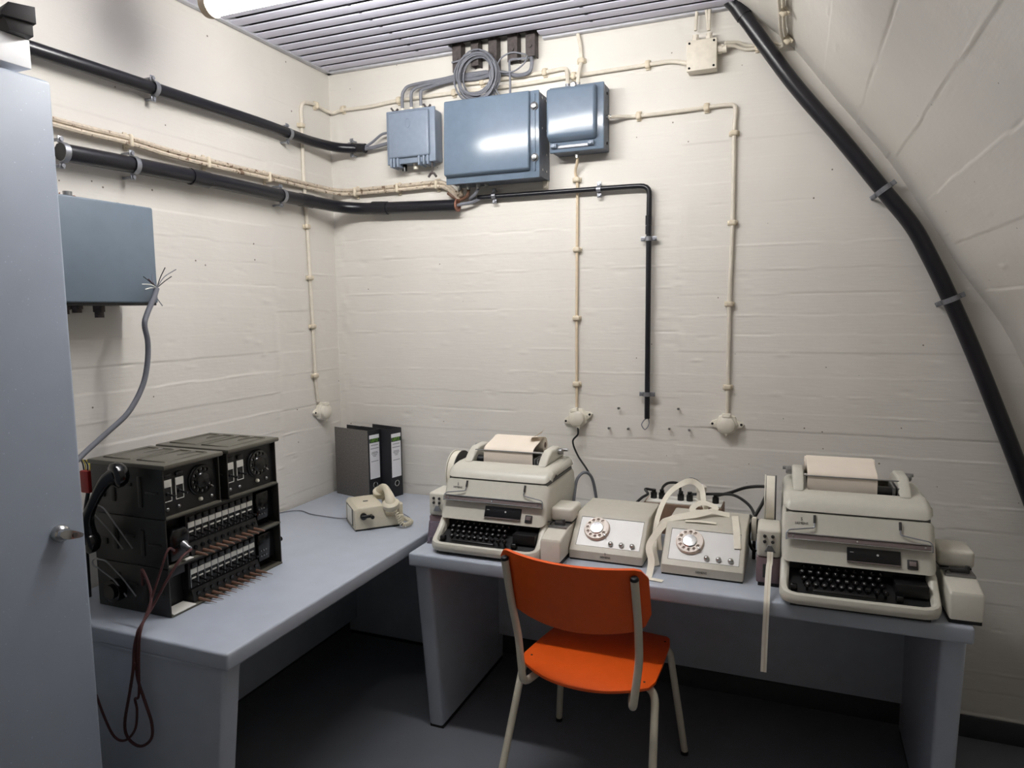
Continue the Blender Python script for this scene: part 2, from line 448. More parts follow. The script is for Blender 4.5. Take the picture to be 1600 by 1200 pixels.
# ------------------------------------------------------------------ clips and clamps (shared meshes)
def clip_mesh():
    b = MB()                      # cable along local X, wall normal local Z
    b.box(-.010, .010, -.020, .020, 0, .008, .003)
    b.box(-.011, .011, -.0155, .0155, .003, .026, .008, 3)
    b.cyl((0, -.015, .005), (0, -.015, .011), .0045, 8); b.cyl((0, .015, .005), (0, .015, .011), .0045, 8)
    return b.mesh('cable_clip', 'clip_beige')
CLIP = clip_mesh()
def clamp_mesh(R, stand):
    b = MB(); pts = []
    for i in range(13):
        a = -.25 + (math.pi + .5) * i / 12; pts.append((R * 1.04 * math.cos(a), stand + R * 1.04 * math.sin(a)))
    vs = []; fs = []
    for (yy, zz) in pts:
        k = Vector((0, yy, zz - stand)).normalized() * .0025
        for x in (-.009, .009): vs += [(x, yy, zz), (x, yy + k.y, zz + k.z)]
    n = len(pts)
    for i in range(n - 1):
        o = 4 * i; p = o + 4
        fs += [(o, o + 2, p + 2, p), (o + 1, p + 1, p + 3, o + 3), (o, p, p + 1, o + 1), (o + 2, o + 3, p + 3, p + 2)]
    b.add(vs, fs)
    for s in (-1, 1):
        b.box(-.009, .009, min(s * R, s * (R + .022)), max(s * R, s * (R + .022)), stand - .006, stand - .003, .001)
        b.cyl((0, s * (R + .012), 0), (0, s * (R + .012), stand), .005, 8)
        b.cyl((0, s * (R + .012), stand - .003), (0, s * (R + .012), stand + .003), .0065, 8)
    return b.mesh('pipe_clamp', 'galv')
def run(name, label, cat, pts, r, material, group=None, clips=(), clamps=(), clampR=None, sleeves=(), seg=10, n=6, mode='smooth', bend=.05, twin=None):
    """a cable or pipe; clips / clamps: (point, direction, wall normal)"""
    t = thing(name, label, cat, pts[-1] if pts[-1][2] < pts[0][2] else pts[0], 0, group)
    path = smooth_path(pts, n) if mode == 'smooth' else round_path(pts, bend)
    if twin:
        for s in (-1, 1):
            b = MB(); b.tube([q + Vector(twin) * s for q in path], r, seg); b.build('core', material, t, world=True)
    else:
        b = MB(); b.tube(path, r, seg); b.build('pipe' if r > .0095 else 'sheath', material, t, world=True)
    inv = MWI(t)
    for p, d, nr in clips: put('cable_clip', CLIP, t, inv @ frame(p, d, nr))
    if clamps:
        cm = clamp_mesh(r, clampR or r * 1.6)
        for p, d, nr in clamps: put('pipe_clamp', cm, t, inv @ frame(p, d, nr))
    for a, c, rr in sleeves:
        b = MB(); b.tube([a, c], rr, 14); b.build('sleeve', material, t, world=True)
    return t
NX, NY = Vector((1, 0, 0)), Vector((0, -1, 0))
def L(u, v, d=.01): return P(u, v, 0, d)
def K(u, v, d=.01): return P(u, v, 1, -d)
def onL(p): return Vector((0.001, p.y, p.z))
def onK(p): return Vector((p.x, -.001, p.z))

# thick conduits from the left wall round the corner
r1 = .0225; d1 = .042
a = L(240, 138, d1); c = L(450, 209, d1); e = K(549, 231, d1)
run('conduit', 'upper black conduit running round the corner to the small pale-blue box', 'conduit',
    [Vector((d1, -2.3, 2.408)), a, L(400, 190, d1), L(445, 206, d1), Vector((.055, -.23, 2.418)), Vector((.10, -.10, 2.413)), Vector((.17, -.05, 2.41)), K(549, 231, d1), K(571, 232, d1)], r1, 'conduit_black', 'black conduits on the walls',
    clamps=[(onL(a), (0, 1, 0), NX), (onL(c), (0, 1, 0), NX), (onK(e), (1, 0, 0), NY)], clampR=d1)
r2 = .0275; d2 = .05
a = L(208, 258, d2); c = L(440, 306, d2)
run('conduit', 'lower black conduit rounding the corner to a raw copper-coloured end', 'conduit',
    [L(94, 237, d2), a, L(325, 281, d2), L(440, 306, d2), Vector((.062, -.27, 2.142)), Vector((.115, -.115, 2.134)), Vector((.20, -.055, 2.127)), K(600, 325, d2), K(660, 323, d2), K(713, 321, d2)], r2, 'conduit_black', 'black conduits on the walls',
    clamps=[(onL(a), (0, 1, 0), NX), (onL(c), (0, 1, 0), NX), (onL(L(97, 238, d2)), (0, 1, 0), NX)], clampR=d2,
    sleeves=[(L(297, 275.5, d2), L(325, 281.5, d2), .0305), (L(468, 311.5, d2), Vector((.066, -.25, 2.141)), .030), (K(583, 325, d2), K(606, 325, d2), .0305)])
b = MB(); q = K(714, 321, d2); b.lathe([(.020, 0), (.0285, 0), (.0285, .006), (.02, .006), (.019, .001)], 20, frame(q, (0, 0, 1), (1, 0, 0)))
cu = [o for o in COL.objects if o.name == 'conduit.001'][0]
b.build('cut_end', 'copper', cu, world=True)
r3 = .0112; d3 = .03
cl = [(772, 306), (936, 296), (1013.5, 373), (1011, 616)]
run('conduit', 'slim black conduit turning down the back wall between two sockets', 'conduit',
    [K(747, 309, d3), K(985, 291.5, d3), K(1015, 290, d3), K(1014, 345, d3), K(1011, 654, d3)], r3, 'conduit_black', 'black conduits on the walls', mode='round', bend=.075,
    clamps=[(onK(K(*cl[0], d3)), (1, 0, 0), NY), (onK(K(*cl[1], d3)), (1, 0, 0), NY), (onK(K(*cl[2], d3)), (0, 0, 1), NY), (onK(K(*cl[3], d3)), (0, 0, 1), NY)], clampR=d3,
    sleeves=[(K(1013.6, 337, d3), K(1013.4, 352, d3), .0135), (K(1013.3, 353, d3), K(1013.2, 366, d3), .013)])
run('loose_wire', 'short grey wire loop sticking out of the slim conduit', 'wire', [K(1012, 650, d3), K(1014, 662, d3), K(1008, 671, .035), K(1002.5, 664, .036), K(1006, 657, .034), K(1010, 654, .03)], .0022, 'cable_grey', seg=6)
r4 = .0275; d4 = .05
pts = [(1140, -12), (1160, 22), (1238, 128), (1312, 214), (1380, 297), (1425, 352), (1453, 402), (1485, 468), (1530, 572), (1600, 752), (1660, 915)]
pp = [K(*q, d4) for q in pts]
run('conduit', 'long black conduit following the edge of the vault', 'conduit', [Vector((pp[0].x - .01, pp[0].y, HC + .03))] + pp[1:], r4, 'conduit_black', 'black conduits on the walls', seg=14,
    clamps=[(onK(pp[4]), pp[5] - pp[3], NY), (onK(pp[7]), pp[8] - pp[6], NY)], clampR=d4, sleeves=[(K(1152, 10, d4), K(1163, 26, d4), .0305)])

# twin dirty cable below the upper conduit
dp = .027
cl = [(203, 220), (325, 254), (420, 277)]; ck = [(497, 299), (555, 300), (621, 294), (682, 288)]
pth = [Vector((dp, -2.0, 2.245)), L(90, 192, dp), L(203, 220, dp), L(262, 238, dp), L(325, 254, dp), L(420, 276, dp), Vector((.02, -.16, 2.222)), Vector((.06, -.05, 2.216)), Vector((.12, -.02, 2.214)), K(555, 300, dp), K(621, 294, dp), K(682, 288, dp), K(700, 293, .022), K(716, 306, .03), K(722, 300, .05)]
t = run('cable_pair', 'pair of dirty beige cables strapped along the wall above the lower conduit', 'cable', pth, .0088, 'cable_dirty', twin=(0, 0, .0088), seg=8)
inv = MWI(t)
big = MB(); big.box(-.008, .008, -.03, .03, 0, .006, .002); big.box(-.008, .008, -.022, .022, .004, .039, .007, 3); bigm = big.mesh('cable_clip', 'clip_beige')
for q in cl: put('cable_clip', bigm, t, inv @ frame(onL(L(*q, dp)), (0, 1, 0), NX))
for q in ck[1:]: put('cable_clip', bigm, t, inv @ frame(onK(K(*q, dp)), (1, 0, 0), NY))

# beige cable: left socket - corner - ceiling box
dc = .0135
vl = [(471, 196), (475, 277), (480, 354), (485, 434), (489, 510), (493, 587)]
pth = [L(497, 628, .0098), L(493, 587, .0098), L(489, 510, .0098), L(480, 354, .0098), L(475, 285, .0098), L(471.5, 196, .0098), L(470.5, 170, .0098), L(476, 160, .0098), L(493, 164, .0098), Vector((.013, -.05, 2.603)), Vector((.035, -.018, 2.598)), K(536, 172, dc), K(580, 166, dc), K(623, 157, dc), K(709, 145, dc), K(800, 134, dc), K(896, 119, dc), K(1012, 101, dc), K(1050, 96, dc), K(1074, 99, .03)]
run('surface_cable', 'beige cable from the corner socket up and along the wall to the beige junction box', 'cable', pth, .0085, 'cable_beige', 'beige surface cables', seg=8,
    clips=[(onL(L(*q, dc)), (0, 0, 1), NX) for q in vl[:1] + vl[2:]] + [(onL(L(494, 165, dc)), (0, 1, 0), NX)] + [(onK(K(*q, dc)), (1, 0, 0), NY) for q in ((536, 171), (623, 157), (709, 145), (896, 119), (1012, 101))])
run('surface_cable', 'short beige cable bending down into the top of the right-hand blue box', 'cable', [K(728, 131, dc), K(754, 128, dc), K(850, 113, dc), K(880, 107.5, dc), K(886, 112, dc), K(887, 130, .05), K(887.5, 138, .06)], .0085, 'cable_beige', 'beige surface cables', seg=8,
    clips=[(onK(K(753, 128, dc)), (1, 0, 0), NY), (onK(K(851, 113, dc)), (1, 0, 0), NY)])
run('surface_cable', 'beige cable dropping from the ceiling slats into the right-hand blue box', 'cable', [Vector((K(903, 53, dc).x, -dc, HC - .002)), K(907, 72, dc), K(908, 95, dc), K(906, 108, .03), K(903.5, 122, .055), K(903, 132, .06)], .0085, 'cable_beige', 'beige surface cables', seg=8, clips=[(onK(K(908, 95, dc)), (0, 0, 1), NY)])
run('surface_cable', 'beige cable from the right-hand blue box across and down to the far socket', 'cable',
    [K(950, 183, .06), K(966, 182, .035), K(984, 182, dc), K(998, 181, dc), K(1050, 175, dc), K(1105, 167.5, dc), K(1138, 163.5, dc), K(1148, 166, dc), K(1149, 178, dc), K(1147, 210, dc), K(1144.5, 348, dc), K(1139.5, 475, dc), K(1137, 605, dc), K(1136, 645, dc)], .0078, 'cable_beige', 'beige surface cables', seg=8,
    clips=[(onK(K(*q, dc)), dd, NY) for q, dd in (((998, 181), (1, 0, 0)), ((1104, 168), (1, 0, 0)), ((1147, 208), (0, 0, 1)), ((1144.5, 348), (0, 0, 1)), ((1139.5, 475), (0, 0, 1)), ((1137, 605), (0, 0, 1)))])
run('surface_cable', 'tan cable hanging from the right-hand blue box to the middle socket', 'cable',
    [K(901.5, 236, .06), K(902, 252, .045), K(899, 268, .02), K(901, 281, .0108), K(902, 300, .0108), K(901.5, 390, .0108), K(901, 497, .0108), K(901, 600, .0108), K(901, 640, .0108)], .0062, 'cable_tan', 'beige surface cables', seg=8,
    clips=[(onK(K(*q, .0108)), (0, 0, 1), NY) for q in ((901, 281), (901.5, 390), (901, 497), (901, 600))])
vx_ = vault_at(2.62)
kp = [K(1130, 69.5, .045), K(1150, 69, .025), K(1165, 74, dc), K(1184, 73, dc), K(1205, 70, dc), Vector((2.06, -.02, 2.615)), Vector((2.085, -.06, 2.612)), Vector((vault_at(2.63) - .016, -.16, 2.62)), Vector((vault_at(2.63) - .016, -.42, 2.62)), Vector((vault_at(2.63) - .016, -.8, 2.62))]
vn = Vector((-.77, 0, -.64))
run('surface_cable', 'pair of beige cables leaving the junction box and climbing the vault', 'cable', kp, .0062, 'cable_beige', 'beige surface cables', seg=8, twin=(.006, 0, .006),
    clips=[(onK(K(1184, 73, dc)), (1, 0, 0), NY), (Vector((vault_at(2.62), -.10, 2.615)), (0, 1, 0), vn), (Vector((vault_at(2.63), -.36, 2.62)), (0, 1, 0), vn)])
for i, (u0, u1) in enumerate(((1089, 1087), (1104, 1107), (1109, 1108))):
    run('surface_cable', 'single short beige cable entering the junction box gland nearer the blue boxes' if i == 0 else 'short beige cable, one of two entering the junction box gland nearer the vault', 'cable', [Vector((K(u0, 18, .03).x, -.036, HC - .001)), K((u0 + u1) / 2, 30, .035), K(u1, 48, .036)], .0062, 'cable_beige', 'short cables above the junction box', seg=8)

# ------------------------------------------------------------------ beige junction box
q0, q1 = K(1074, 66, .055), K(1119, 106, .055)
t = thing('junction_box', 'small square beige plastic junction box under the ceiling slats', 'junction box', ((q0.x + q1.x) / 2, 0, q1.z))
b = MB(); b.box(q0.x, q1.x, -.046, -.001, q1.z, q0.z, .003); b.build('body', 'cable_beige', t, world=True)
b = MB(); b.box(q0.x - .002, q1.x + .002, -.062, -.0465, q1.z - .002, q0.z + .002, .004); lid = b.build('lid', 'cable_beige', t, world=True)
for x in (q0.x + .009, q1.x - .009):
    for z in (q1.z + .009, q0.z - .009):
        b = MB(); b.cyl((x, -.0615, z), (x, -.0635, z), .0045, 10); b.build('screw', 'hole_dark', lid, world=True)
for x in (K(1087, 55, .036).x, K(1108, 55, .036).x):
    b = MB(); b.cyl((x, -.034, q0.z - .002), (x, -.034, q0.z + .016), .015, 6); b.cyl((x, -.034, q0.z + .016), (x, -.034, q0.z + .028), .012, 14); b.build('cable_gland', 'cable_beige', t, world=True)
zz = (q0.z + q1.z) / 2 + .018
b = MB(); b.cyl((q1.x - .002, -.034, zz), (q1.x + .018, -.034, zz), .017, 6); b.cyl((q1.x + .018, -.034, zz), (q1.x + .036, -.034, zz), .0145, 14); b.build('cable_gland', 'cable_beige', t, world=True)

# ------------------------------------------------------------------ blue boxes on the back wall
def gland(t, p, d, r=.011, l=.02, material='chrome'):
    d = Vector(d).normalized(); p = Vector(p)
    b = MB(); b.cyl(p - d * .002, p + d * l * .55, r, 6); b.cyl(p + d * l * .55, p + d * l, r * .8, 12); return b.build('cable_gland', material, t, world=True)
def cbox(t, name, material, u0, v0, u1, v1, y0, y1, bev=.006):
    """box whose front face spans the pixels at depth y1"""
    a, c = K((u0), v0, y1), K(u1, v1, y1)
    b = MB(); b.box(a.x, c.x, -y1, -y0, c.z, a.z, bev, 3); return b.build(name, material, t, world=True), a, c
# small pale box
t = thing('terminal_box', 'small pale-blue cast box with hinged lid and wing screw', 'terminal box', (.5, 0, 2.30))
o, a, c = cbox(t, 'body', 'box_blue_pale', 607, 178, 681, 250, .0, .075, .012)
x0, x1, z0, z1 = a.x, c.x, c.z, a.z
b = MB(); b.box(x0 - .006, x1 + .006, -.088, -.0755, z0 - .006, z1 + .006, .005, 3); b.box(x0 + .008, x1 - .02, -.103, -.085, z0 + .02, z1 - .004, .010, 4)
lid = b.build('lid', 'box_blue_pale', t, world=True)
for xa in (x0 + .02, x0 + .036, x0 + .055, x1 - .075, x1 - .05, x1 - .03):
    b = MB(); b.box(xa - .005, xa + .005, -.102, -.03, z0 - .02, z0 + .022, .004, 3); b.build('hinge_lug', 'box_blue_pale', lid, world=True)
for xa in (x0 + .02, x1 - .05):
    b = MB(); b.cyl((xa, -.05, z1 + .004), (xa, -.05, z1 + .012), .014, 10); b.tube([(xa - .018, -.055, z1 + .03), (xa - .006, -.05, z1 + .014), (xa + .006, -.05, z1 + .014), (xa + .018, -.055, z1 + .022)], .005, 8); b.build('wing_nut', 'rust', t, world=True)
xw = x1 - .022
b = MB(); b.cyl((xw, -.07, z0 - .055), (xw, -.07, z0 + .005), .004, 8); b.tube([(xw - .02, -.07, z0 - .072), (xw - .008, -.07, z0 - .056), (xw + .008, -.07, z0 - .056), (xw + .02, -.07, z0 - .072)], .0055, 8); b.build('wing_screw', 'rust', t, world=True)
gt = []
for u in (629, 643, 658):
    x = K(u, 172, .045).x; gland(t, (x, -.045, z1), (0, 0, 1), .013, .024, 'white_plastic'); gt.append((x, -.045, z1 + .02))
gland(t, ((x0 + x1) / 2 - .0, -.045, z0), (0, 0, -1), .014, .026, 'white_plastic')
b = MB(); b.cyl((x0 + .06, -.045, z0 + .002), (x0 + .06, -.045, z0 - .03), .012, 12); b.build('plug', 'black_plastic', t, world=True)
# embossed oval mark on the lid
b = MB(); b.tube([((x0 + x1) / 2 - .005 + .012 * math.cos(i / 8 * math.pi), -.1035, (z0 + z1) / 2 + .055 + .02 * math.sin(i / 8 * math.pi)) for i in range(16)], .0015, 5, closed=True); b.build('emblem', 'box_blue_pale', lid, world=True)
# grey cables to that box
for i, (g, nm) in enumerate(zip(gt, ('left', 'middle', 'right'))):
    zt = K(0, 0, .05)
    run('grey_cable', ('grey cable from the small pale-blue box\'s gland farthest from the big box', 'grey cable from the middle top gland of the small pale-blue box', 'grey cable from the small pale-blue box\'s gland nearest the big box')[i], 'cable', [Vector(g), Vector((g[0], -.045, 2.615 + .004 * i)), Vector((g[0] + .012, -.045, 2.645 - .004 * i)), Vector((g[0] + .05, -.042, 2.664 - .010 * i)), K(690, 124 + 3 * i, .04), K(712, 119 + 3 * i, .035), K(760 + 4 * i, 112, .035)], .0075, 'cable_grey', 'grey cables above the small box', seg=8)
run('grey_cable', 'thin grey cable bowing from the upper conduit into the small pale-blue box', 'cable', [K(570, 230, .042), K(582, 222, .045), K(595, 211, .048), K(603, 208, .05), K(610, 207, .05)], .006, 'cable_grey', seg=8)
run('grey_cable', 'thick grey cable going straight from the upper conduit into the small pale-blue box', 'cable', [K(569, 233, .04), K(585, 230, .042), K(603, 225, .045), K(612, 223, .045)], .009, 'cable_grey', seg=8)
# big blue box: depth from its visible side
t = thing('terminal_box', 'big glossy blue steel box with a wide flat door', 'terminal box', (.87, 0, 2.235))
Y2 = .125
o, a, c = cbox(t, 'body', 'box_side', 699, 162, 844, 275, .0, Y2, .003)
x0, x1, z0, z1 = a.x, c.x, c.z, a.z
b = MB(); b.box(x0 - .008, x1 + .001, -Y2 - .012, -Y2 - .0002, z0 - .006, z1 + .004, .003); lid = b.build('door_rim', 'box_blue', t, world=True)
xd = K(826, 150, Y2 + .03).x
# slightly leaning pillow door
poly = [(-Y2 - .012, z0 + .022), (-Y2 - .040, z0 + .030), (-Y2 - .026, z1 + .002), (-Y2 - .012, z1 + .004)]
b = MB(); b.prism(poly, x0 - .006, xd, lambda p, q, d: (d, p, q), .008, 4, which='all'); b.build('door', 'box_blue', t, world=True)
xr = (xd + x1) / 2
b = MB(); b.box(xr - .004, xr + .004, -Y2 - .018, -Y2 - .011, z0 + .02, z1 - .01, .002); b.build('locking_bar', 'box_blue', t, world=True)
for z in (z0 + .075, z1 - .06):
    b = MB(); b.cyl((xr, -Y2 - .012, z), (xr, -Y2 - .018, z), .017, 16); o = b.build('washer', 'black_plastic', t, world=True)
    b = MB(); b.lathe([(.012, 0), (.013, .003), (.011, .009), (.004, .011)], 14, frame((xr, -Y2 - .017, z), (1, 0, 0), (0, -1, 0))); b.build('screw', 'chrome', o, world=True)
for z in (z0 + .03, z0 + .10, z0 + .2, z1 - .02):
    for yy in (-.10, -.05):
        b = MB(); b.cyl((x1 - .001, yy, z), (x1 + .003, yy, z), .005, 8); b.build('rivet', 'chrome', t, world=True)
for z in (z1 - .05, z0 + .04):
    b = MB(); b.cyl((x0 - .022, -.06, z), (x0 + .002, -.06, z), .012, 10); b.cyl((x0 - .012, -.085, z - .016), (x0 + .002, -.085, z - .016), .009, 10); b.build('hinge_bolt', 'rust', t, world=True)
b = MB(); b.box(x1 - .03, x1 - .004, -.012, -.001, z0 - .035, z0 + .01, .003); b.cyl((x1 - .017, -.012, z0 - .024), (x1 - .017, -.016, z0 - .024), .008, 12); b.build('mounting_lug', 'cable_beige', t, world=True)
gb = []
for u, l in ((718, .022), (732, .022), (747, .022), (760, .016)):
    x = K(u, 285, .07).x; gland(t, (x, -.07, z0), (0, 0, -1), .011, l); gb.append((x, -.07, z0 - l))
gtop = []
for u in (770, 783, 797):
    x = K(u, 148, .05).x; gland(t, (x, -.05, z1), (0, 0, 1), .011, .02); gtop.append((x, -.05, z1 + .018))
BX = (x0, x1, z0, z1)
run('short_cable', 'beige cable from the strapped pair up into the big blue box', 'cable', [K(716, 306, .03), K(721, 304, .05), Vector(gb[0])], .0085, 'cable_dirty', seg=8)
run('short_cable', 'dark reddish cable curving into the underside of the big blue box', 'cable', [K(700, 302, .025), K(718, 312, .03), K(730, 306, .05), Vector(gb[1])], .008, 'brown_plug', seg=8)
run('short_cable', 'pale grey cable from the slim conduit up into the big blue box', 'cable', [K(750, 310, .03), K(735, 311, .035), K(742, 304, .06), Vector(gb[2])], .0075, 'cable_grey', seg=8)
run('short_cable', 'thin grey cable bridging the copper-coloured conduit end and the slim conduit', 'cable', [K(710, 322, .05), K(722, 319, .045), K(738, 316, .035), K(752, 309.5, .03)], .0075, 'cable_grey', seg=8)
# right-hand blue box
t = thing('terminal_box', 'square blue box right of the big one, with two hinge bolts below its lid', 'terminal box', (1.27, 0, 2.30))
Y3 = .085
o, a, c = cbox(t, 'body', 'box_side', 862, 140, 944, 232, .0, Y3, .004)
x0, x1, z0, z1 = a.x, c.x, c.z, a.z
b = MB(); b.box(x0 - .006, x1 + .002, -Y3 - .014, -Y3 - .0002, z0 - .002, z1 + .002, .004, 3); b.build('flange', 'box_blue', t, world=True)
xl = K(927, 146, Y3 + .045).x; zl = K(890, 211, Y3 + .045).z
b = MB(); b.prism([(-Y3 - .012, zl - .022), (-Y3 - .048, zl), (-Y3 - .048, z1 - .012), (-Y3 - .012, z1 - .004)], x0 - .010, xl + .008, lambda p, q, d: (d, p, q), .012, 4, which='all'); b.build('lid', 'box_blue', t, world=True)
b = MB(); b.box(x0 + .03, x1 - .06, -Y3 - .02, -Y3 - .012, z0 + .012, z0 + .026, .003); b.build('catch_strip', 'galv', t, world=True)
for x in (x0 + .016, x1 - .05):
    b = MB(); b.cyl((x - .012, -Y3 - .022, z0 + .024), (x + .012, -Y3 - .022, z0 + .024), .010, 10); b.cyl((x, -Y3 - .012, z0 + .024), (x, -Y3 - .036, z0 + .024), .007, 6); b.build('hinge_bolt', 'box_blue_pale', t, world=True)
xs_ = K(895, 138, Y3 + .02).x
b = MB(); b.lathe([(.013, 0), (.014, .004), (.010, .008)], 14, frame((xs_, -Y3 - .013, z1 + .002), (1, 0, 0), (0, -1, 0))); b.build('screw', 'chrome', t, world=True)
for u in (887, 903): gland(t, (K(u, 136, .058).x, -.058, z1), (0, 0, 1), .012, .022, 'galv')
gland(t, (x1, -.055, K(948, 183, .055).z), (1, 0, 0), .009, .022, 'chrome'); gland(t, (K(901.5, 236, .06).x, -.06, z0), (0, 0, -1), .010, .022, 'chrome')
for z in (z1 - .03, z0 + .03):
    b = MB(); b.cyl((x1 - .001, -.04, z), (x1 + .004, -.04, z), .006, 8); b.build('side_screw', 'black_plastic', t, world=True)

# rusty steel stubs coming through the ceiling cut-out
for i, (u, wd, hh, mt) in enumerate(((714, .042, .095, 'rust'), (742, .036, .08, 'rust'), (770, .040, .125, 'rust'), (801, .046, .085, 'rust'), (829, .042, .075, 'rust'))):
    x = K(u, 80, .045).x
    t = thing('steel_bracket', ('rusty steel channel stub above the left edge of the cable coil', 'rusty steel channel stub behind the top of the cable coil', 'longest dark steel channel stub at the right edge of the cable coil', 'rusty brown steel stub with nothing hanging from it', 'steel stub with grey cables looped under it')[i], 'bracket', (x, -.045, HC), 0, 'steel stubs in the ceiling cut-out')
    b = MB(); b.box(x - wd / 2, x + wd / 2, -.050, -.045, HC - hh, HC + .034, .001); b.build('web', mt, t, world=True, smooth=0)
    b = MB(); b.box(x - wd / 2, x - wd / 2 + .005, -.0452, -.004, HC - hh, HC + .034); b.box(x + wd / 2 - .005, x + wd / 2, -.0452, -.004, HC - hh, HC + .034); b.build('flange', mt, t, world=True, smooth=0)
    b = MB(); b.cyl((x, -.05, HC - hh * .45), (x, -.056, HC - hh * .45), .008, 6); b.build('bolt', mt, t, world=True)
# coil of spare cable
cc = K(745, 119, .075); pts = []
for i in range(14 * 24):
    k = i / 24; a = 2 * math.pi * i / 24; rr = .092 + .010 * math.sin(k * 2.1) + .006 * math.sin(k * 5.3 + 1)
    pts.append((cc.x + .006 * math.sin(k * 1.7) + rr * .96 * math.cos(a), cc.y + .016 * math.sin(k * 1.3) + .004 * math.cos(a * 2 + k), cc.z + .006 * math.cos(k * 2.3) + rr * math.sin(a)))
pts += [tuple(K(778, 125, .06)), tuple(K(775, 138, .055)), gtop[0]]
t = thing('cable_coil', 'coil of spare grey cable hanging over the big blue box', 'cable coil', (cc.x, cc.y, cc.z - .1))
b = MB(); b.tube(pts, .0036, 6); b.build('coil', 'cable_grey', t, world=True)
b = MB(); b.tube(smooth_path([K(706, 98, .06), K(725, 93, .062), K(748, 88, .06), K(768, 99, .07), K(765, 118, .095), K(772, 136, .07), Vector(gtop[1])], 5), .0045, 6); b.build('tail', 'cable_grey', t, world=True)
run('grey_cable', 'thick grey cable sweeping from the last steel stub along under the coil', 'cable', [K(829, 82, .035), K(831, 100, .035), K(826, 113, .033), K(808, 118, .035), K(780, 113, .04), K(755, 121, .03), K(735, 124, .03), K(712, 124, .034)], .0085, 'cable_grey', seg=8)
run('grey_cable', 'thin dark grey cable bent squarely down into the big blue box', 'cable', [K(827, 90, .04), K(812, 92, .045), K(800, 93, .05), K(796, 98, .05), K(797, 125, .05), Vector(gtop[2])], .005, 'cable_grey', seg=8)
run('grey_cable', 'thin grey cable looping between the last two steel stubs and the coil', 'cable', [K(822, 85, .05), K(800, 82, .058), K(782, 92, .06), K(777, 110, .06), K(800, 112, .05), K(818, 100, .045), K(824, 86, .05)], .0035, 'cable_grey', seg=6)

# ------------------------------------------------------------------ wall sockets
def socket(label, M):
    M = M @ Matrix.Scale(1.14, 4)
    t = thingM('round_socket', label, 'socket', M, 'round white wall sockets')          # local: z out of the wall, y up
    b = MB(); b.lathe([(.040, 0), (.040, .014), (.036, .02), (.034, .021)], 8); b.build('base', 'white_plastic', t)
    for s in (-1, 1):
        b = MB(); b.prism([(s * .03, -.018), (s * .052, -.010), (s * .060, 0), (s * .052, .010), (s * .03, .018)], 0, .012, lambda a, c, d: (a, c, d), .002, 2); o = b.build('lug', 'white_plastic', t)
        b = MB(); b.cyl((s * .050, .0, .011), (s * .050, .0, .0128), .0045, 10); b.build('screw_hole', 'hole_dark', o)
    b = MB(); b.lathe([(.031, .019), (.031, .030), (.029, .036), (.02, .041), (.002, .043)], 28); b.prism([(-.008, -.028), (.008, -.028), (0, -.043)], .024, .034, lambda a, c, d: (a, c, d), .002, 2); b.build('flap_lid', 'white_plastic', t)
    b = MB(); b.box(-.015, .015, .024, .040, .012, .036, .003); b.box(-.011, .011, .026, .034, .034, .039, .002); b.build('hinge', 'white_plastic', t)
    return t
def wallM(p, n, roll=0): return frame(p, Vector((0, 0, 1)).cross(Vector(n)), n) @ rotz(roll)
p = L(499, 643, .0); socket('round off-white wall socket on the left wall near the binders', wallM((0.001, p.y + .01, p.z), NX))
p = K(904, 652, .0); sk_m = socket('white wall socket with a black lead plugged in from below', wallM((p.x, -.001, p.z), NY, .3))
p = K(1136, 662, .0); socket('white wall socket with closed flap, at the end of the long down-run', wallM((p.x, -.001, p.z), NY))
# screws left in the wall
for i, (u, v) in enumerate(((968, 637), (1061, 638), (953, 668), (983, 669), (1047, 669), (1078, 671))):
    q = K(u, v, 0)
    t = thing('bare_screw', 'bare screw in the upper pair of screws beside the slim conduit' if i < 2 else 'bare screw in the lower row of four screws beside the slim conduit\'s end', 'screw', (q.x, 0, q.z), 0, 'bare screws in the wall')
    b = MB(); b.cyl((q.x, .004, q.z), (q.x, -.020, q.z), .0028, 6); b.build('shank', 'steel', t, world=True)
    b = MB(); b.cyl((q.x, -.019, q.z), (q.x, -.0225, q.z), .0055, 8); b.build('head', 'steel', t, world=True)

# ------------------------------------------------------------------ box on the left wall
xb = .165
t = thing('terminal_box', 'flat blue-grey steel box on the left wall, half hidden by the locker', 'terminal box', (0, -1.42, 1.675))
ye, zb, zt = -1.222, 1.672, 1.985
b = MB(); b.box(.001, xb - .02, -1.66, ye - .012, zb + .012, zt - .004, .004); b.build('body', 'box_side', t, world=True)
b = MB(); b.box(xb - .02, xb, -1.665, ye, zb, zt, .006, 3); b.build('cover', 'wallbox_blue', t, world=True)
b = MB(); b.box(.02, xb - .005, -1.655, ye - .004, zb - .008, zb + .012, .002); b.build('lower_rail', 'black_plastic', t, world=True)
for y, r, l in ((-1.50, .016, .035), (-1.46, .017, .03), (-1.385, .017, .05)): gland(t, (.09, y, zb - .006), (0, 0, -1), r, l * .8, 'rust')
for y in (-1.50, -1.455): gland(t, (.08, y, zt - .005), (0, 0, 1), .016, .03, 'steel')
for y in (-1.33, -1.27): gland(t, (xb - .03, y, zt - .004), (0, 0, 1), .006, .008, 'box_side')
b = MB(); b.cyl((.10, ye - .012, 1.93), (.10, ye + .006, 1.93), .008, 10); b.build('side_bolt', 'steel', t, world=True)
b = MB(); b.cyl((.05, -1.41, 2.0), (.012, -1.41, 2.0), .007, 8); b.tube([(.012, -1.43, 1.985), (.014, -1.435, 2.0), (.012, -1.43, 2.015)], .002, 6); b.build('mounting_bolt', 'copper', t, world=True)
xq = .20
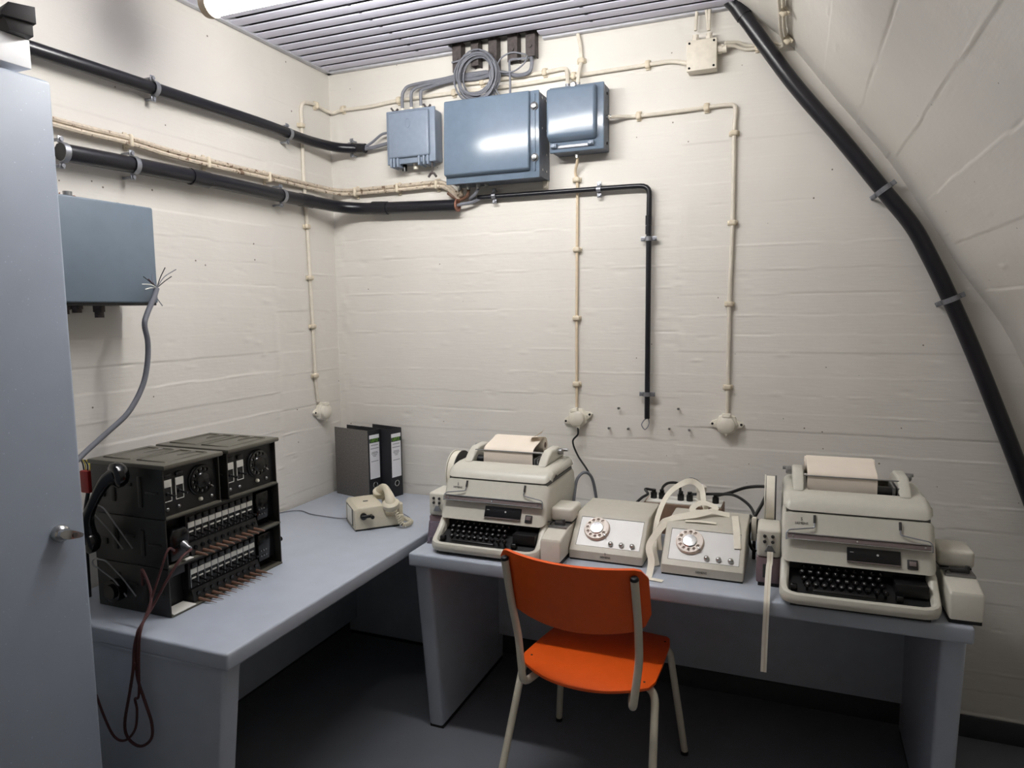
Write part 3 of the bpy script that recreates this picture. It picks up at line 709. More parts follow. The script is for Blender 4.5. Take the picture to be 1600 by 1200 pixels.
cab = [P(245, 450, 0, xq), P(240, 466, 0, xq), P(230, 490, 0, xq), P(226, 508, 0, xq), P(231, 535, 0, .19), P(230, 570, 0, .18), P(222, 605, 0, .17), P(200, 645, 0, .16), P(165, 678, 0, .14), P(135, 705, 0, .13), P(118, 722, 0, .13)]
t = thing('loose_cable', 'grey cable with frayed bare wires hanging from the left wall box', 'cable', cab[-1])
b = MB(); b.tube(smooth_path(cab, 6), .0085, 10); b.build('sheath', 'cable_grey', t, world=True)
top = cab[0]
for (u, v, mm) in ((258, 418, 'cable_black'), (275, 421, 'cable_grey'), (238, 428, 'cable_grey'), (224, 432, 'cable_black'), (222, 444, 'label_white'), (227, 452, 'label_white'), (232, 436, 'cord_red'), (268, 432, 'cable_black'), (254, 478, 'cable_grey')):
    e = P(u, v, 0, xq + random.uniform(-.01, .02)); m = (top + e) / 2 + Vector((random.uniform(-.008, .008), random.uniform(-.008, .008), random.uniform(0, .01)))
    b = MB(); b.tube(smooth_path([top, m, e], 5), .0016, 5); b.build('bare_wire', mm, t, world=True)
run('loose_cable', 'thin black lead hanging from the underside of the left wall box', 'cable', [Vector((.09, -1.50, zb - .03)), Vector((.085, -1.502, 1.55)), Vector((.08, -1.50, 1.40)), Vector((.085, -1.505, 1.24)), Vector((.08, -1.50, 1.10)), Vector((.06, -1.52, .745))], .006, 'cable_black', seg=8)

# ------------------------------------------------------------------ locker with things on top
t = thing('steel_locker', 'tall blue-grey steel locker with a chrome turning handle', 'locker', (.29, -2.25, 0))
b = MB(); b.box(.03, .515, -2.70, -1.815, .03, 2.175, .010, 3); b.build('body', 'locker_paint', t, world=True)
b = MB(); b.box(.516, .541, -2.69, -1.8155, .06, 2.172, .009, 3); dr = b.build('door', 'locker_paint', t, world=True)
b = MB(); b.box(.06, .49, -2.67, -1.84, 0, .032); b.build('plinth', 'desk_foot', t, world=True)
hp = P(92, 833, 0, .541)
HM = frame(hp, (0, 1, 0), (1, 0, 0))         # local x = away from camera, z = out of the door
b = MB(); b.lathe([(.0205, 0), (.021, .008), (.018, .016), (.012, .020), (.011, .026)], 24, HM); hd = b.build('handle', 'chrome', dr, world=True)
lv = MB(); prof = []
for a, hw, th in ((-.021, .005, .010), (-.014, .0115, .013), (0, .0135, .016), (.014, .011, .014), (.030, .008, .011), (.040, .0045, .008)):
    prof.append([(a, -hw, .024), (a, hw, .024), (a, hw * .8, .024 + th), (a, -hw * .8, .024 + th)])
vs = [q for r in prof for q in r]; fs = []
for i in range(len(prof) - 1):
    for k in range(4): fs.append((i * 4 + k, i * 4 + (k + 1) % 4, i * 4 + 4 + (k + 1) % 4, i * 4 + 4 + k))
fs += [(3, 2, 1, 0), tuple(range(len(vs) - 4, len(vs)))]
lv.add(vs, fs, HM @ rotz(-.32))      # lever tilts slightly up towards its tip
lv.build('lever', 'chrome', hd, world=True, smooth=60)
b = MB(); b.cyl((.012, 0, .034), (.012, 0, .041), .006, 12, M=HM @ rotz(-.32)); b.build('lock_core', 'rust', hd, world=True)

t = thing('white_board', 'white painted wooden board lying on top of the locker', 'board', (.3, -2.2, 2.175))
b = MB(); b.box(.12, .532, -2.66, -1.852, 2.188, 2.252, .003); b.build('plank', 'box_white', t, world=True)
for y in (-2.5, -1.95):
    b = MB(); b.box(.14, .50, y - .02, y + .02, 2.175, 2.189); b.build('batten', 'board_brown', t, world=True)
M = T(.555, -1.885, 2.252) @ rotz(-math.pi / 2 - .25) @ Matrix.Scale(.78, 4)
t = thingM('metal_trough', 'dark grey folded metal trough lying on the white board', 'trough', M)
b = MB(); b.prism([(-.03, 0), (.03, 0), (.04, .03), (.04, .034), (-.03, .034)], -.42, 0, lambda a, c, d: (a, d, c), .002, 2); b.build('trough_body', 'dark_grey', t)
b = MB(); b.prism([(-.036, .034), (.050, .034), (.050, .044), (.030, .074), (-.036, .080)], -.42, .010, lambda a, c, d: (a, d, c), .003, 2); b.build('cover', 'dark_grey', t)

# ------------------------------------------------------------------ field switchboards
def dial(parent, M, R, wheel, ring, cap, digits=True):
    """rotary dial facing local +z of M"""
    b = MB(); b.lathe([(R * 1.02, 0), (R * 1.04, .004), (R * .98, .007)], 36, M); o = b.build('dial', ring, parent)
    m = MB(); n = 24
    for i in range(10):
        ac = math.radians(60 + i * 30)
        loop = []
        half = math.radians(15)
        for k in range(n):
            f = k / n * 4
            if f < 1: rr, aa = R * .96, -half + 2 * half * f
            elif f < 2: rr, aa = R * (.96 - .46 * (f - 1)), half
            elif f < 3: rr, aa = R * .50, half - 2 * half * (f - 2)
            else: rr, aa = R * (.50 + .46 * (f - 3)), -half
            loop.append((rr * math.cos(ac + aa), rr * math.sin(ac + aa)))
        cx_, cy_ = R * .74 * math.cos(ac), R * .74 * math.sin(ac); hr = R * .135
        circ = []
        for (x, y) in loop:
            a = math.atan2(y - cy_, x - cx_); circ.append((cx_ + hr * math.cos(a), cy_ + hr * math.sin(a)))
        vs = [(x, y, .0115) for x, y in loop] + [(x, y, .0115) for x, y in circ] + [(x, y, .0085) for x, y in circ]
        fs = [(k, (k + 1) % n, n + (k + 1) % n, n + k) for k in range(n)] + [(n + k, n + (k + 1) % n, 2 * n + (k + 1) % n, 2 * n + k) for k in range(n)]
        m.add(vs, fs, M)
    # blank sector and centre
    vs = []; fs = []
    for k in range(9):
        a = math.radians(375 - 360 + k * (30 / 8)); a = math.radians(15 + k * 30 / 8)
        vs += [(R * .96 * math.cos(a), R * .96 * math.sin(a), .0115), (R * .5 * math.cos(a), R * .5 * math.sin(a), .0115)]
    fs = [(2 * k, 2 * k + 2, 2 * k + 3, 2 * k + 1) for k in range(8)]
    m.add(vs, fs, M)
    vs = []; fs = []
    for k in range(9):
        a = math.radians(-15 + k * 30 / 8)
        vs += [(R * .96 * math.cos(a), R * .96 * math.sin(a), .0115), (R * .5 * math.cos(a), R * .5 * math.sin(a), .0115)]
    m.add(vs, [(2 * k, 2 * k + 2, 2 * k + 3, 2 * k + 1) for k in range(8)], M)
    m.lathe([(R * .97, .007), (R * .99, .009), (R * .96, .0115)], 36, M) if False else None
    m.build('finger_wheel', wheel, o, smooth=20)
    b = MB(); b.lathe([(R * .54, .008), (R * .54, .0125), (R * .48, .0155), (R * .2, .017), (R * .05, .0173)], 28, M); b.build('centre_cap', cap, o)
    b = MB(); a = math.radians(-38); b.box(R * .78, R * 1.05, -.0022, .0022, .006, .016, .001, M=M @ rotz(a)); b.build('finger_stop', 'chrome', o)
    if digits:
        mm = MB()
        for i in range(10):
            me = DIG[i]; a = math.radians(60 + i * 30)
            mm.add([v.co for v in me.vertices], [tuple(p.vertices) for p in me.polygons], M @ T(R * .74 * math.cos(a), R * .74 * math.sin(a), .0074) @ Matrix.Scale(R / .045, 4))
        mm.build('digits', digits if isinstance(digits, str) else 'ink', o, smooth=0)
    return o
DIG = [text_mesh(c, .011, 'ink', .0002) for c in '1234567890']

def case_shell(t, w, h, depth=.295, material='olive', lid=False):
    th = .005; b = MB(); e = h - (.016 if lid else 0)
    b.box(-depth, 0, 0, th, 0, e, .001); b.build('side_wall', material, t)
    b = MB(); b.box(-depth, 0, w - th, w, 0, e, .001); b.build('side_wall', material, t)
    b = MB(); b.box(-depth, 0, th, w - th, 0, th); b.build('case_floor', material, t)
    b = MB(); b.box(-depth, -.004, th, w - th, e - th, e); b.build('case_top', material, t)
    b = MB(); b.box(-depth, -depth + th, th, w - th, th, e - th); b.build('back_wall', material, t)
    # pressed ribs on the near side
    for (x0, x1, z0, z1) in ((-.10, -.085, .03, h * .75), (-.215, -.195, .04, h * .8), (-.16, -.125, h * .55, h * .62), (-.07, -.02, h * .45, h * .49), (-.27, -.24, .05, .07)):
        b = MB(); b.box(x0, x1, -.004, .001, z0, z1, .0018); b.build('side_rib', material, t)
    b = MB(); b.box(-.012, .004, .002, w - .002, -.0005, .006, .001); b.build('front_lip', 'olive_lid', t)
    if lid:
        b = MB(); b.box(-depth - .006, .014, -.006, w + .006, e, e + .014, .004, 2); l = b.build('lid', 'olive_lid', t)
        z = e + .014
        for (x0, x1, y0, y1) in ((-.27, -.16, .03, w - .03), (-.13, -.02, .03, w - .03)):
            pts = [(x0, y0), (x1, y0), (x1, y1), ((x0 + x1) / 2 + .012, y1), ((x0 + x1) / 2, (y0 + y1) / 2 + .02), ((x0 + x1) / 2 - .012, y1), (x0, y1)]
            bb = MB(); bb.tube([(a, c, z - .0005) for a, c in pts], .0042, 6, closed=True); bb.build('pressed_rib', 'olive_lid', l)
def drop_switch(t, y, z0, wd=.026, hh=.052, lever=True, x=-.028):
    """white label, framed key with lever, flap above"""
    b = MB(); b.box(x, x + .006, y - wd * .42, y + wd * .42, z0 + hh + .006, z0 + hh + .018, .002); b.build('indicator_flap', 'black_plastic', t)
    b = MB(); b.box(x, x + .003, y - wd / 2, y + wd / 2, z0 + hh * .66, z0 + hh, .0006); b.build('label_plate', 'label_white', t)
    b = MB()
    for (a, c, p, q) in ((-wd / 2, -wd / 2 + .0018, 0, hh * .66), (wd / 2 - .0018, wd / 2, 0, hh * .66), (-wd / 2, wd / 2, 0, .0022)): b.box(x, x + .002, y + a, y + c, z0 + p, z0 + q)
    b.build('key_frame', 'label_white', t, 0)
    b = MB(); b.lathe([(.006, 0), (.0055, .004), (.003, .006)], 12, frame((x, y, z0 + hh * .36), (0, 1, 0), (1, 0, 0))); b.tube([(x + .004, y, z0 + hh * .36), (x + .018, y + .003, z0 + hh * .30), (x + .026, y + .006, z0 + hh * .28)], [.0028, .0032, .0042], 8); b.build('key_lever', 'black_plastic', t)
SBX = .46
def upper_unit(label, y0, w, lowz):
    t = thing('dial_unit', label, 'telephone unit', (SBX, y0, lowz), 0, 'dark field telephone units')
    h = .166; case_shell(t, w, h, lid=True)
    b = MB(); b.box(-.018, -.012, .005, w - .005, .005, h - .021); b.build('front_panel', 'panel_black', t)
    for y in (.024, .068): drop_switch(t, y, .048, .030, .066, x=-.012)
    M = frame((-.012, .148, .088), (0, 1, 0), (1, 0, 0))
    dial(t, M, .046, 'bakelite', 'panel_black', 'bakelite', 'key_mark')
    b = MB(); b.lathe([(.006, 0), (.0065, .006), (.004, .010)], 12, frame((-.012, .143, .028), (0, 1, 0), (1, 0, 0))); b.build('push_button', 'white_plastic', t)
    for y in (.02, .062, .19):
        b = MB(); b.lathe([(.005, 0), (.006, .003), (.003, .006)], 10, frame((-.012, y, .026), (0, 1, 0), (1, 0, 0))); b.build('terminal_screw', 'steel', t)
    return t
upper_unit('dark olive dial telephone unit on top of the stack, beside the hanging handset', -1.511, .217, 1.036)
upper_unit('dark olive dial telephone unit on the stack, at the end nearer the binders', -1.262, .230, 1.036)
def line_unit(label, z0, h, low):
    t = thing('switchboard_unit', label, 'switchboard', (SBX, -1.513, z0), 0, 'dark field telephone units')
    w = .488; case_shell(t, w, h)
    b = MB(); b.cyl((-.205, -.001, .062), (-.205, -.028, .062), .034, 28); b.cyl((-.205, -.027, .062), (-.205, -.036, .062), .022, 20); b.build('generator_knob', 'bakelite', t) if low else None
    b = MB(); b.box(-.062, -.056, .005, w - .005, .005, h - .006); b.build('front_panel', 'panel_black', t)
    n = 10; ys0, ys1 = .105, .385; p = (ys1 - ys0) / n
    b = MB(); b.box(-.056, -.028, ys0 - .006, ys1 + .006, .044, h - .010, .002); b.build('strip_block', 'panel_black', t)
    b = MB(); b.prism([(-.056, .006), (-.008, .006), (-.020, .045), (-.056, .045)], ys0 - .006, ys1 + .006, lambda a, c, d: (a, d, c), .001, 1); b.build('jack_ledge', 'panel_black', t)
    fl = MB(); fl.box(0, .007, -p * .36, p * .36, h - .036, h - .020, .002); fl = fl.mesh('indicator_flap', 'black_plastic')
    lb = MB(); lb.box(0, .003, -p * .44, p * .44, h - .056, h - .039, .0006); lb = lb.mesh('label_plate', 'label_white')
    sp = MB(); sp.box(0, .0035, -.0012, .0012, .048, h - .039); sp = sp.mesh('divider', 'steel')
    kv = MB(); kv.lathe([(.0055, 0), (.005, .004), (.003, .006)], 10, frame((0, 0, .066), (0, 1, 0), (1, 0, 0))); kv.tube([(.004, 0, .066), (.016, .002, .062), (.024, .004, .060)], [.0026, .003, .004], 7); kv = kv.mesh('key_lever', 'black_plastic')
    fr = MB(); fr.box(0, .002, -p * .30, p * .30, .074, .079, .0005); fr = fr.mesh('key_mark', 'label_white')
    jk = MB(); jk.cyl((-.022, 0, .028), (-.010, 0, .0285), .0065, 10); jk = jk.mesh('jack', 'bakelite')
    pg = MB(); pg.tube([(-.03, 0, .012), (-.006, 0, .0105), (.012, .003, .009), (.028, .006, .0065)], [.006, .0062, .0045, .003], 8)
    if low: pg.tube([(.026, .006, .0065), (.050, .010, .003)], [.0016, .0008], 5)
    pg = pg.mesh('plug', 'brown_plug')
    for i in range(n):
        y = ys0 + p * (i + .5)
        for me, nm in ((fl, 'indicator_flap'), (lb, 'label_plate'), (kv, 'key_lever'), (fr, 'key_mark'), (jk, 'jack'), (pg, 'plug')):
            put(nm, me, t, T(-.0285 if me not in (jk, pg) else 0, y, 0))
        put('divider', sp, t, T(-.0285, y - p / 2, 0))
    # generator end
    b = MB(); b.box(-.056, -.02, ys1 + .012, w - .012, .03, h - .02, .004); b.build('generator_block', 'bakelite', t)
    for k in range(6):
        b = MB(); b.cyl((-.021, ys1 + .022 + .012 * (k % 3), .05 + .018 * (k // 3)), (-.017, ys1 + .022 + .012 * (k % 3), .05 + .018 * (k // 3)), .003, 8); b.build('terminal_screw', 'steel', t)
    if low:
        b = MB(); b.cyl((-.03, w - .002, .075), (-.03, w + .018, .075), .006, 10); b.cyl((-.03, w + .016, .075), (-.03, w + .034, .0755), .009, 12); b.build('crank_knob', 'bakelite', t)
        b = MB(); b.box(-.05, .004, .008, .092, .0055, .0085); b.build('instruction_card', 'label_white', t)
        b = MB(); b.box(-.056, -.03, .01, .09, .105, h - .01, .003); b.build('jack_cover', 'black_plastic', t)
    else:
        b = MB(); b.prism([(.018, .012), (.090, .012), (.090, .085), (.078, .108), (.030, .108), (.018, .085)], -.05, -.004, lambda a, c, d: (d, a, c), .006, 3, which='all'); b.build('jack_cover', 'bakelite', t)
        b = MB(); b.lathe([(.014, 0), (.013, .006), (.007, .02), (.006, .03)], 14, frame((-.006, .066, .055), (0, 1, 0), (1, 0, -.35))); b.build('jack_plug', 'steel', t)
        b = MB(); b.box(-.01, .006, .062, .092, .006, .0085); b.build('instruction_card', 'label_white', t)
    for z, x in ((h - .02, -.06),):
        b = MB(); b.lathe([(.006, 0), (.005, .003)], 10, frame((-.0, .0, z), (0, 1, 0), (0, -1, 0)) @ T(0, 0, 0)); b.build('side_screw', 'steel', t)
    # handset hook of bent wire on the near side
    for dx in (0,):
        hk = [(-.13, -.006, h * .35), (-.145, -.03, h * .75), (-.165, -.06, h * 1.25 if not low else h * 1.15), (-.175, -.065, h * 1.32 if not low else h * 1.22), (-.215, -.066, h * 1.32 if not low else h * 1.22), (-.226, -.066, h * 1.25 if not low else h * 1.15), (-.222, -.066, h * 1.16 if not low else h * 1.06), (-.205, -.064, h * 1.13 if not low else h * 1.03)]
        b = MB(); b.tube(round_path(hk, .012), .0024, 7); b.build('wire_hook', 'steel', t)
        hk2 = [(-.17, -.006, h * .30), (-.185, -.03, h * .7), (-.205, -.064, h * 1.13 if not low else h * 1.03)]
        b = MB(); b.tube(round_path(hk2, .012), .0024, 7); b.build('wire_hook', 'steel', t)
    return t
line_unit('dark ten-line switchboard unit in the middle of the stack, with the corded plug', .889, .1455, False)
line_unit('dark ten-line switchboard unit at the bottom, standing on the desk', .741, .1455, True)

# handset hanging on the hooks, side of the stack
def handset(name, label, pts, material, up, r=.014, cup=.030, group=None):
    t = thing(name, label, 'handset', pts[-1], 0, group)
    p = smooth_path(pts, 6); n = len(p)
    b = MB(); b.tube(p, [r * (.95 + .25 * math.cos(math.pi * 2 * i / (n - 1))) for i in range(n)], 12); b.build('grip', material, t, world=True)
    for q, nb in ((p[0], p[3]), (p[-1], p[-4])):
        ax = Vector(up).normalized()
        b = MB(); b.lathe([(.004, .026), (cup * .55, .024), (cup * .85, .016), (cup, .004), (cup, -.010), (cup * .8, -.016), (cup * .3, -.017)], 24, frame(q, ax.orthogonal(), -ax)); b.build('ear_cup', material, t, world=True)
    return t
xh = .265
handset('telephone_handset', 'glossy black handset hanging on wire hooks beside the switchboards', [P(184, 742, 1, -1.572), P(165, 752, 1, -1.585), P(146, 785, 1, -1.60), P(136, 815, 1, -1.59), P(140, 845, 1, -1.575)], 'bakelite', (-.25, -.9, -.1), .020, .037)
# reddish cords looping down over the end of the desk
def cord(name, label, pts, r, m, **k): return run(name, label, 'cord', pts, r, m, seg=7, **k)
YD = -1.645
c0 = Vector((SBX + .026, -1.447, .932))
cord('patch_cord', 'red-brown cord from the middle unit\'s plug, looping low over the desk end', [c0, P(283, 872, 0, .50), P(262, 905, 0, .49), P(240, 945, 1, -1.57), P(222, 975, 1, -1.62), P(214, 992, 1, YD), P(213, 1030, 1, YD), P(215, 1060, 1, YD), P(226, 1095, 1, YD), P(237, 1130, 1, YD), P(236, 1155, 1, YD), P(219, 1166, 1, YD), P(201, 1154, 1, YD), P(195, 1130, 1, YD), P(203, 1080, 1, YD), P(210, 1035, 1, YD - .006)], .0042, 'cord_red', group='cords over the desk end')
cord('patch_cord', 'thin dark cord running down the front edge of the switchboards and over the desk end', [Vector((SBX + .016, -1.50, .945)), P(262, 860, 0, .49), P(247, 905, 1, -1.56), P(232, 950, 1, -1.59), P(220, 985, 1, YD), P(217, 1020, 1, YD - .006), P(217, 1085, 1, YD - .004), P(211, 1092, 1, YD), P(214, 1110, 1, YD), P(211, 1140, 1, YD), P(195, 1157, 1, YD), P(178, 1150, 1, YD), P(163, 1120, 1, YD), P(150, 1085, 1, YD)], .0036, 'cord_red', group='cords over the desk end')
cord('patch_cord', 'red-brown cord from the bottom unit\'s near side, joining the bundle over the desk end', [Vector((.36, -1.519, .83)), P(222, 890, 1, -1.55), P(236, 925, 1, -1.57), P(232, 955, 1, -1.60), P(217, 985, 1, YD + .004), P(210, 1010, 1, YD - .004), P(208, 1045, 1, YD - .008), P(204, 1075, 1, YD - .008)], .0042, 'cord_red', group='cords over the desk end')
p = P(136, 742, 1, -1.5)
t = thing('connector', 'red plastic connector with yellow-green wires behind the switchboards', 'connector', (p.x, p.y, p.z - .06))
b = MB(); b.box(p.x - .018, p.x + .018, p.y - .012, p.y + .012, p.z - .055, p.z + .015, .004); b.build('shell', 'red_plastic', t, world=True)
for i in range(4):
    b = MB(); b.tube(smooth_path([(p.x - .012 + .008 * i, p.y, p.z + .012), (p.x - .02 + .01 * i, p.y + .004, p.z + .03), (p.x - .03 + .008 * i, p.y + .006, p.z + .045)], 4), .0022, 5); b.build('wire', 'wire_yellow' if i % 2 else 'olive', t, world=True)
b = MB(); b.tube(smooth_path([(p.x, p.y, p.z - .05), (p.x - .01, p.y - .01, p.z - .15), (p.x - .03, p.y, .75)], 5), .006, 7); b.build('lead', 'cable_black', t, world=True)

# ------------------------------------------------------------------ ring binders
def binder(label, x, y, ang, dep, lab2):
    """local: spine at x=0 plane facing +x... spine along +y, depth along -x"""
    t = thingM('ring_binder', label, 'binder', T(x, y, .74) @ rotz(ang), 'ring binders in the corner')
    W, H = .080, .334
    b = MB(); b.box(-dep, 0, 0, .0028, 0, H, .0006); b.build('cover', 'binder_marble' if not lab2 else 'binder_black', t)
    b = MB(); b.box(-dep, 0, W - .0028, W, 0, H, .0006); b.build('cover', 'binder_black', t)
    b = MB(); b.box(-.003, .001, .0005, W - .0005, 0, H, .0008); s = b.build('spine', 'binder_black', t)
    if not lab2:
        b = MB(); b.box(-dep + .03, -.02, .006, .045, .006, H - .02); b.build('pages', 'page_edge', t)
    else:
        b = MB(); b.box(-dep + .03, -.02, .008, .03, .006, H - .03); b.build('pages', 'dark_grey', t)
    b = MB(); b.box(.001, .0018, .009, W - .009, .098, H - .024); lb = b.build('spine_label', 'label_paper', s)
    b = MB(); b.box(.0018, .0022, .009, W - .009, H - .062, H - .042); b.build('label_band', 'label_green', lb)
    FM = frame((.0023, W / 2, H - .052), (0, 1, 0), (1, 0, 0))
    put('lettering', text_mesh('LEITZ', .019, 'lime', .0002), lb, FM)
    b = MB()
    for k, (z, wd) in enumerate(((H - .074, .045), (H - .090, .052), (H - .108, .036), (H - .114, .042), (H - .121, .03), (H - .128, .018), (H - .152, .045))): b.box(.0018, .0021, W / 2 - wd / 2, W / 2 + wd / 2, z - .0014, z + .0014)
    b.build('small_print', 'grey_print', lb, 0)
    b = MB(); b.tube([(.0015, W / 2 + .0135 * math.cos(i * math.pi / 12), .066 + .0135 * math.sin(i * math.pi / 12)) for i in range(24)], .0022, 6, closed=True); b.build('finger_ring', 'chrome', s)
    b = MB(); b.cyl((.0008, W / 2, .066), (.0014, W / 2, .066), .0125, 20); b.build('finger_hole', 'hole_dark', s)
    return t
binder('grey marbled ring binder with black spine standing behind the crank telephone', .282, -.190, math.radians(-14), .235, False)
binder('all-black ring binder leaning beside the marbled one', .362, -.125, math.radians(-14), .200, True)

# ------------------------------------------------------------------ crank telephone
PM = T(.503, -.632, .74) @ rotz(math.radians(45.8))     # local x along the crank side, y along the label side
t = thingM('crank_telephone', 'cream desk telephone with a black side crank and coiled cord', 'telephone', PM)
Wp, Dp_, Hp = .205, .195, .098
b = MB(); b.box(.002, Wp - .004, .004, Dp_ - .004, 0, .006); b.build('base_plate', 'black_plastic', t)
b = MB(); b.prism([(0, .006), (.0, Hp - .012), (.012, Hp), (.118, Hp), (.132, .05), (Wp, .046), (Wp, .006)], 0, Dp_, lambda a, c, d: (a, d, c), .006, 3); b.build('housing', 'phone_shell', t)
for y0, y1 in ((.012, .052), (.128, .165)):
    b = MB(); b.prism([(.150, .044), (.150, .088), (.168, .096), (.190, .088), (.190, .044)], y0, y1, lambda a, c, d: (a, d, c), .005, 3) if y0 > .1 else b.prism([(.186, .044), (.186, .092), (.205, .092), (.205, .044)], y0, y1, lambda a, c, d: (a, d, c), .005, 3)
    b.build('cradle', 'phone_shell', t)
b = MB(); b.box(-.0015, .002, .040, .165, .012, .085, .0006); o = b.build('label_frame', 'seam_grey', t)
b = MB(); b.box(-.0025, 0, .055, .150, .016, .081, .0004); b.build('label_card', 'label_white', o)
b = MB(); b.cyl((.035, .001, .062), (.035, -.010, .062), .014, 16); b.box(.022, .068, -.018, -.008, .055, .069, .005, 3); b.cyl((.064, -.010, .062), (.066, -.034, .062), .008, 12); b.build('crank', 'black_plastic', t)
b = MB(); b.box(.055, .075, .09, .10, Hp - .001, Hp + .0025, .001); b.build('badge', 'seam_grey', t)
hsM = [PM @ Vector(q) for q in ((.152, .006, .094), (.151, .022, .124), (.150, .075, .146), (.149, .125, .138), (.149, .160, .112))]
handset('telephone_handset', 'cream handset resting on the crank telephone', hsM, 'phone_shell', (.1, -.35, 1), .021, .036)
q0 = PM @ Vector((.162, -.018, .088)); q1 = PM @ Vector((.20, -.035, .02))
pts = []
base = smooth_path([q0, PM @ Vector((.172, -.030, .05)), PM @ Vector((.186, -.040, .018)), PM @ Vector((.215, -.030, .014)), PM @ Vector((.235, .0, .014)), PM @ Vector((.222, .03, .018)), PM @ Vector((.206, .04, .022))], 30)
for i, c in enumerate(base):
    tt = (base[min(i + 1, len(base) - 1)] - base[max(i - 1, 0)]).normalized(); u = tt.orthogonal().normalized(); v = tt.cross(u); a = i * .9
    rr = .0075 * min(1, i / 20)
    pts.append(c + (u * math.cos(a) + v * math.sin(a)) * rr)
tt = thing('coiled_cord', 'cream coiled cord between the handset and the crank telephone', 'cord', (q1.x, q1.y, .741))
b = MB(); b.tube(pts, .0026, 6); b.build('coil', 'phone_shell', tt, world=True)
run('line_cord', 'thin grey line cord from the crank telephone across the desk to the left wall', 'cord', [PM @ Vector((-.002, .17, .012)), Vector((.32, -.50, .743)), P(505, 806.5, 2, .743), P(485, 803, 2, .743), P(470, 798, 2, .743), P(450, 799, 2, .743), P(430, 803, 2, .743)], .0026, 'cable_grey', seg=6)
run('line_cord', 'short grey lead curling behind the handset end of the crank telephone', 'cord', [PM @ Vector((Wp, .14, .02)), P(630, 803, 2, .75), P(641, 810, 2, .744), P(640, 815, 2, .744), P(630, 818, 2, .744)], .0022, 'cable_grey', seg=6)

# ------------------------------------------------------------------ teleprinters
def inset(poly, d):
    n = len(poly); out = []
    A2 = sum(poly[i][0] * poly[(i + 1) % n][1] - poly[(i + 1) % n][0] * poly[i][1] for i in range(n))
    s = 1 if A2 > 0 else -1
    for i in range(n):
        a, b, c = Vector(poly[i - 1]).to_2d(), Vector(poly[i]).to_2d(), Vector(poly[(i + 1) % n]).to_2d()
        e1, e2 = (b - a).normalized(), (c - b).normalized()
        n1, n2 = Vector((-e1.y, e1.x)) * s, Vector((-e2.y, e2.x)) * s
        m = (n1 + n2); m = m / max(.35, m.length) * 1.0
        k = d / max(.5, m.normalized().dot(n1)) if m.length else d
        out.append(tuple(b + m.normalized() * k))
    return out
def shell(b, poly, hw, r, n=5, hole=None):
    """closed profile (y,z) lofted over x in [-hw,hw], with rounded ends; hole=(x half width, segment indices left open)"""
    st = []
    for i in range(n + 1):
        th = math.pi / 2 * i / n; st.append((hw - r + r * math.sin(th), r * (1 - math.cos(th))))
    xs_ = [(-x, d) for x, d in st[::-1]]
    if hole: xs_ += [(-hole[0], 0), (hole[0], 0)]
    xs_ += st
    m = len(poly); vs = []; fs = []
    for x, d in xs_: vs += [(x, y, z) for y, z in (inset(poly, d) if d > 1e-6 else poly)]
    for i in range(len(xs_) - 1):
        for k in range(m):
            if hole and abs(xs_[i][0] + hole[0]) < 1e-9 and abs(xs_[i + 1][0] - hole[0]) < 1e-9 and k in hole[1]: continue
            l = (k + 1) % m; fs.append((i * m + k, i * m + l, i * m + m + l, i * m + m + k))
    fs.append(tuple(range(m))[::-1]); fs.append(tuple(range((len(xs_) - 1) * m, len(xs_) * m)))
    return b.add(vs, fs)
def wall_sweep(b, path, th, z0):
    n = len(path); vs = []; fs = []; m = 8
    for i in range(n):
        a, c = path[max(i - 1, 0)], path[min(i + 1, n - 1)]
        t = Vector((c[0] - a[0], c[1] - a[1])).normalized(); nr = Vector((t.y, -t.x))
        x, y, zt = path[i]
        for o, z in ((-.5, z0), (.35, z0), (.5, z0 + .01), (.5, zt - .014), (.36, zt - .004), (.08, zt), (-.25, zt - .002), (-.5, zt - .012)):
            vs.append((x + nr.x * o * th, y + nr.y * o * th, z))
    for i in range(n - 1):
        for k in range(m): l = (k + 1) % m; fs.append((i * m + k, i * m + l, i * m + m + l, i * m + m + k))
    fs.append(tuple(range(m))[::-1]); fs.append(tuple(range((n - 1) * m, n * m)))
    return b.add(vs, fs)
def key_mesh():
    b = MB(); b.lathe([(.0085, .0), (.0088, .006), (.0075, .0085), (.0055, .0078), (.001, .0074)], 12)
    b.cyl((0, 0, -.014), (0, 0, .001), .004, 6); return b.mesh('key', 'key_black')
KEY = key_mesh()
KL = {}
LOGO = None
def logo(parent, M, s=.012, symbol=True):
    put('lettering', text_mesh('SIEMENS', s, 'ink', .0002), parent, M)
    if symbol: put('emblem', text_mesh('S', s * 1.25, 'ink', .0002), parent, M @ T(0, s * 1.25, 0))
FN = Vector((0, -.914, .405))                    # normal of the front slope
def front(x, s, out=0):
    """point on the sloping front, s = 0 at its foot .. 1 at the seam"""
    return Vector((x, .082 + .063 * s, .112 + .140 * s)) + FN * out
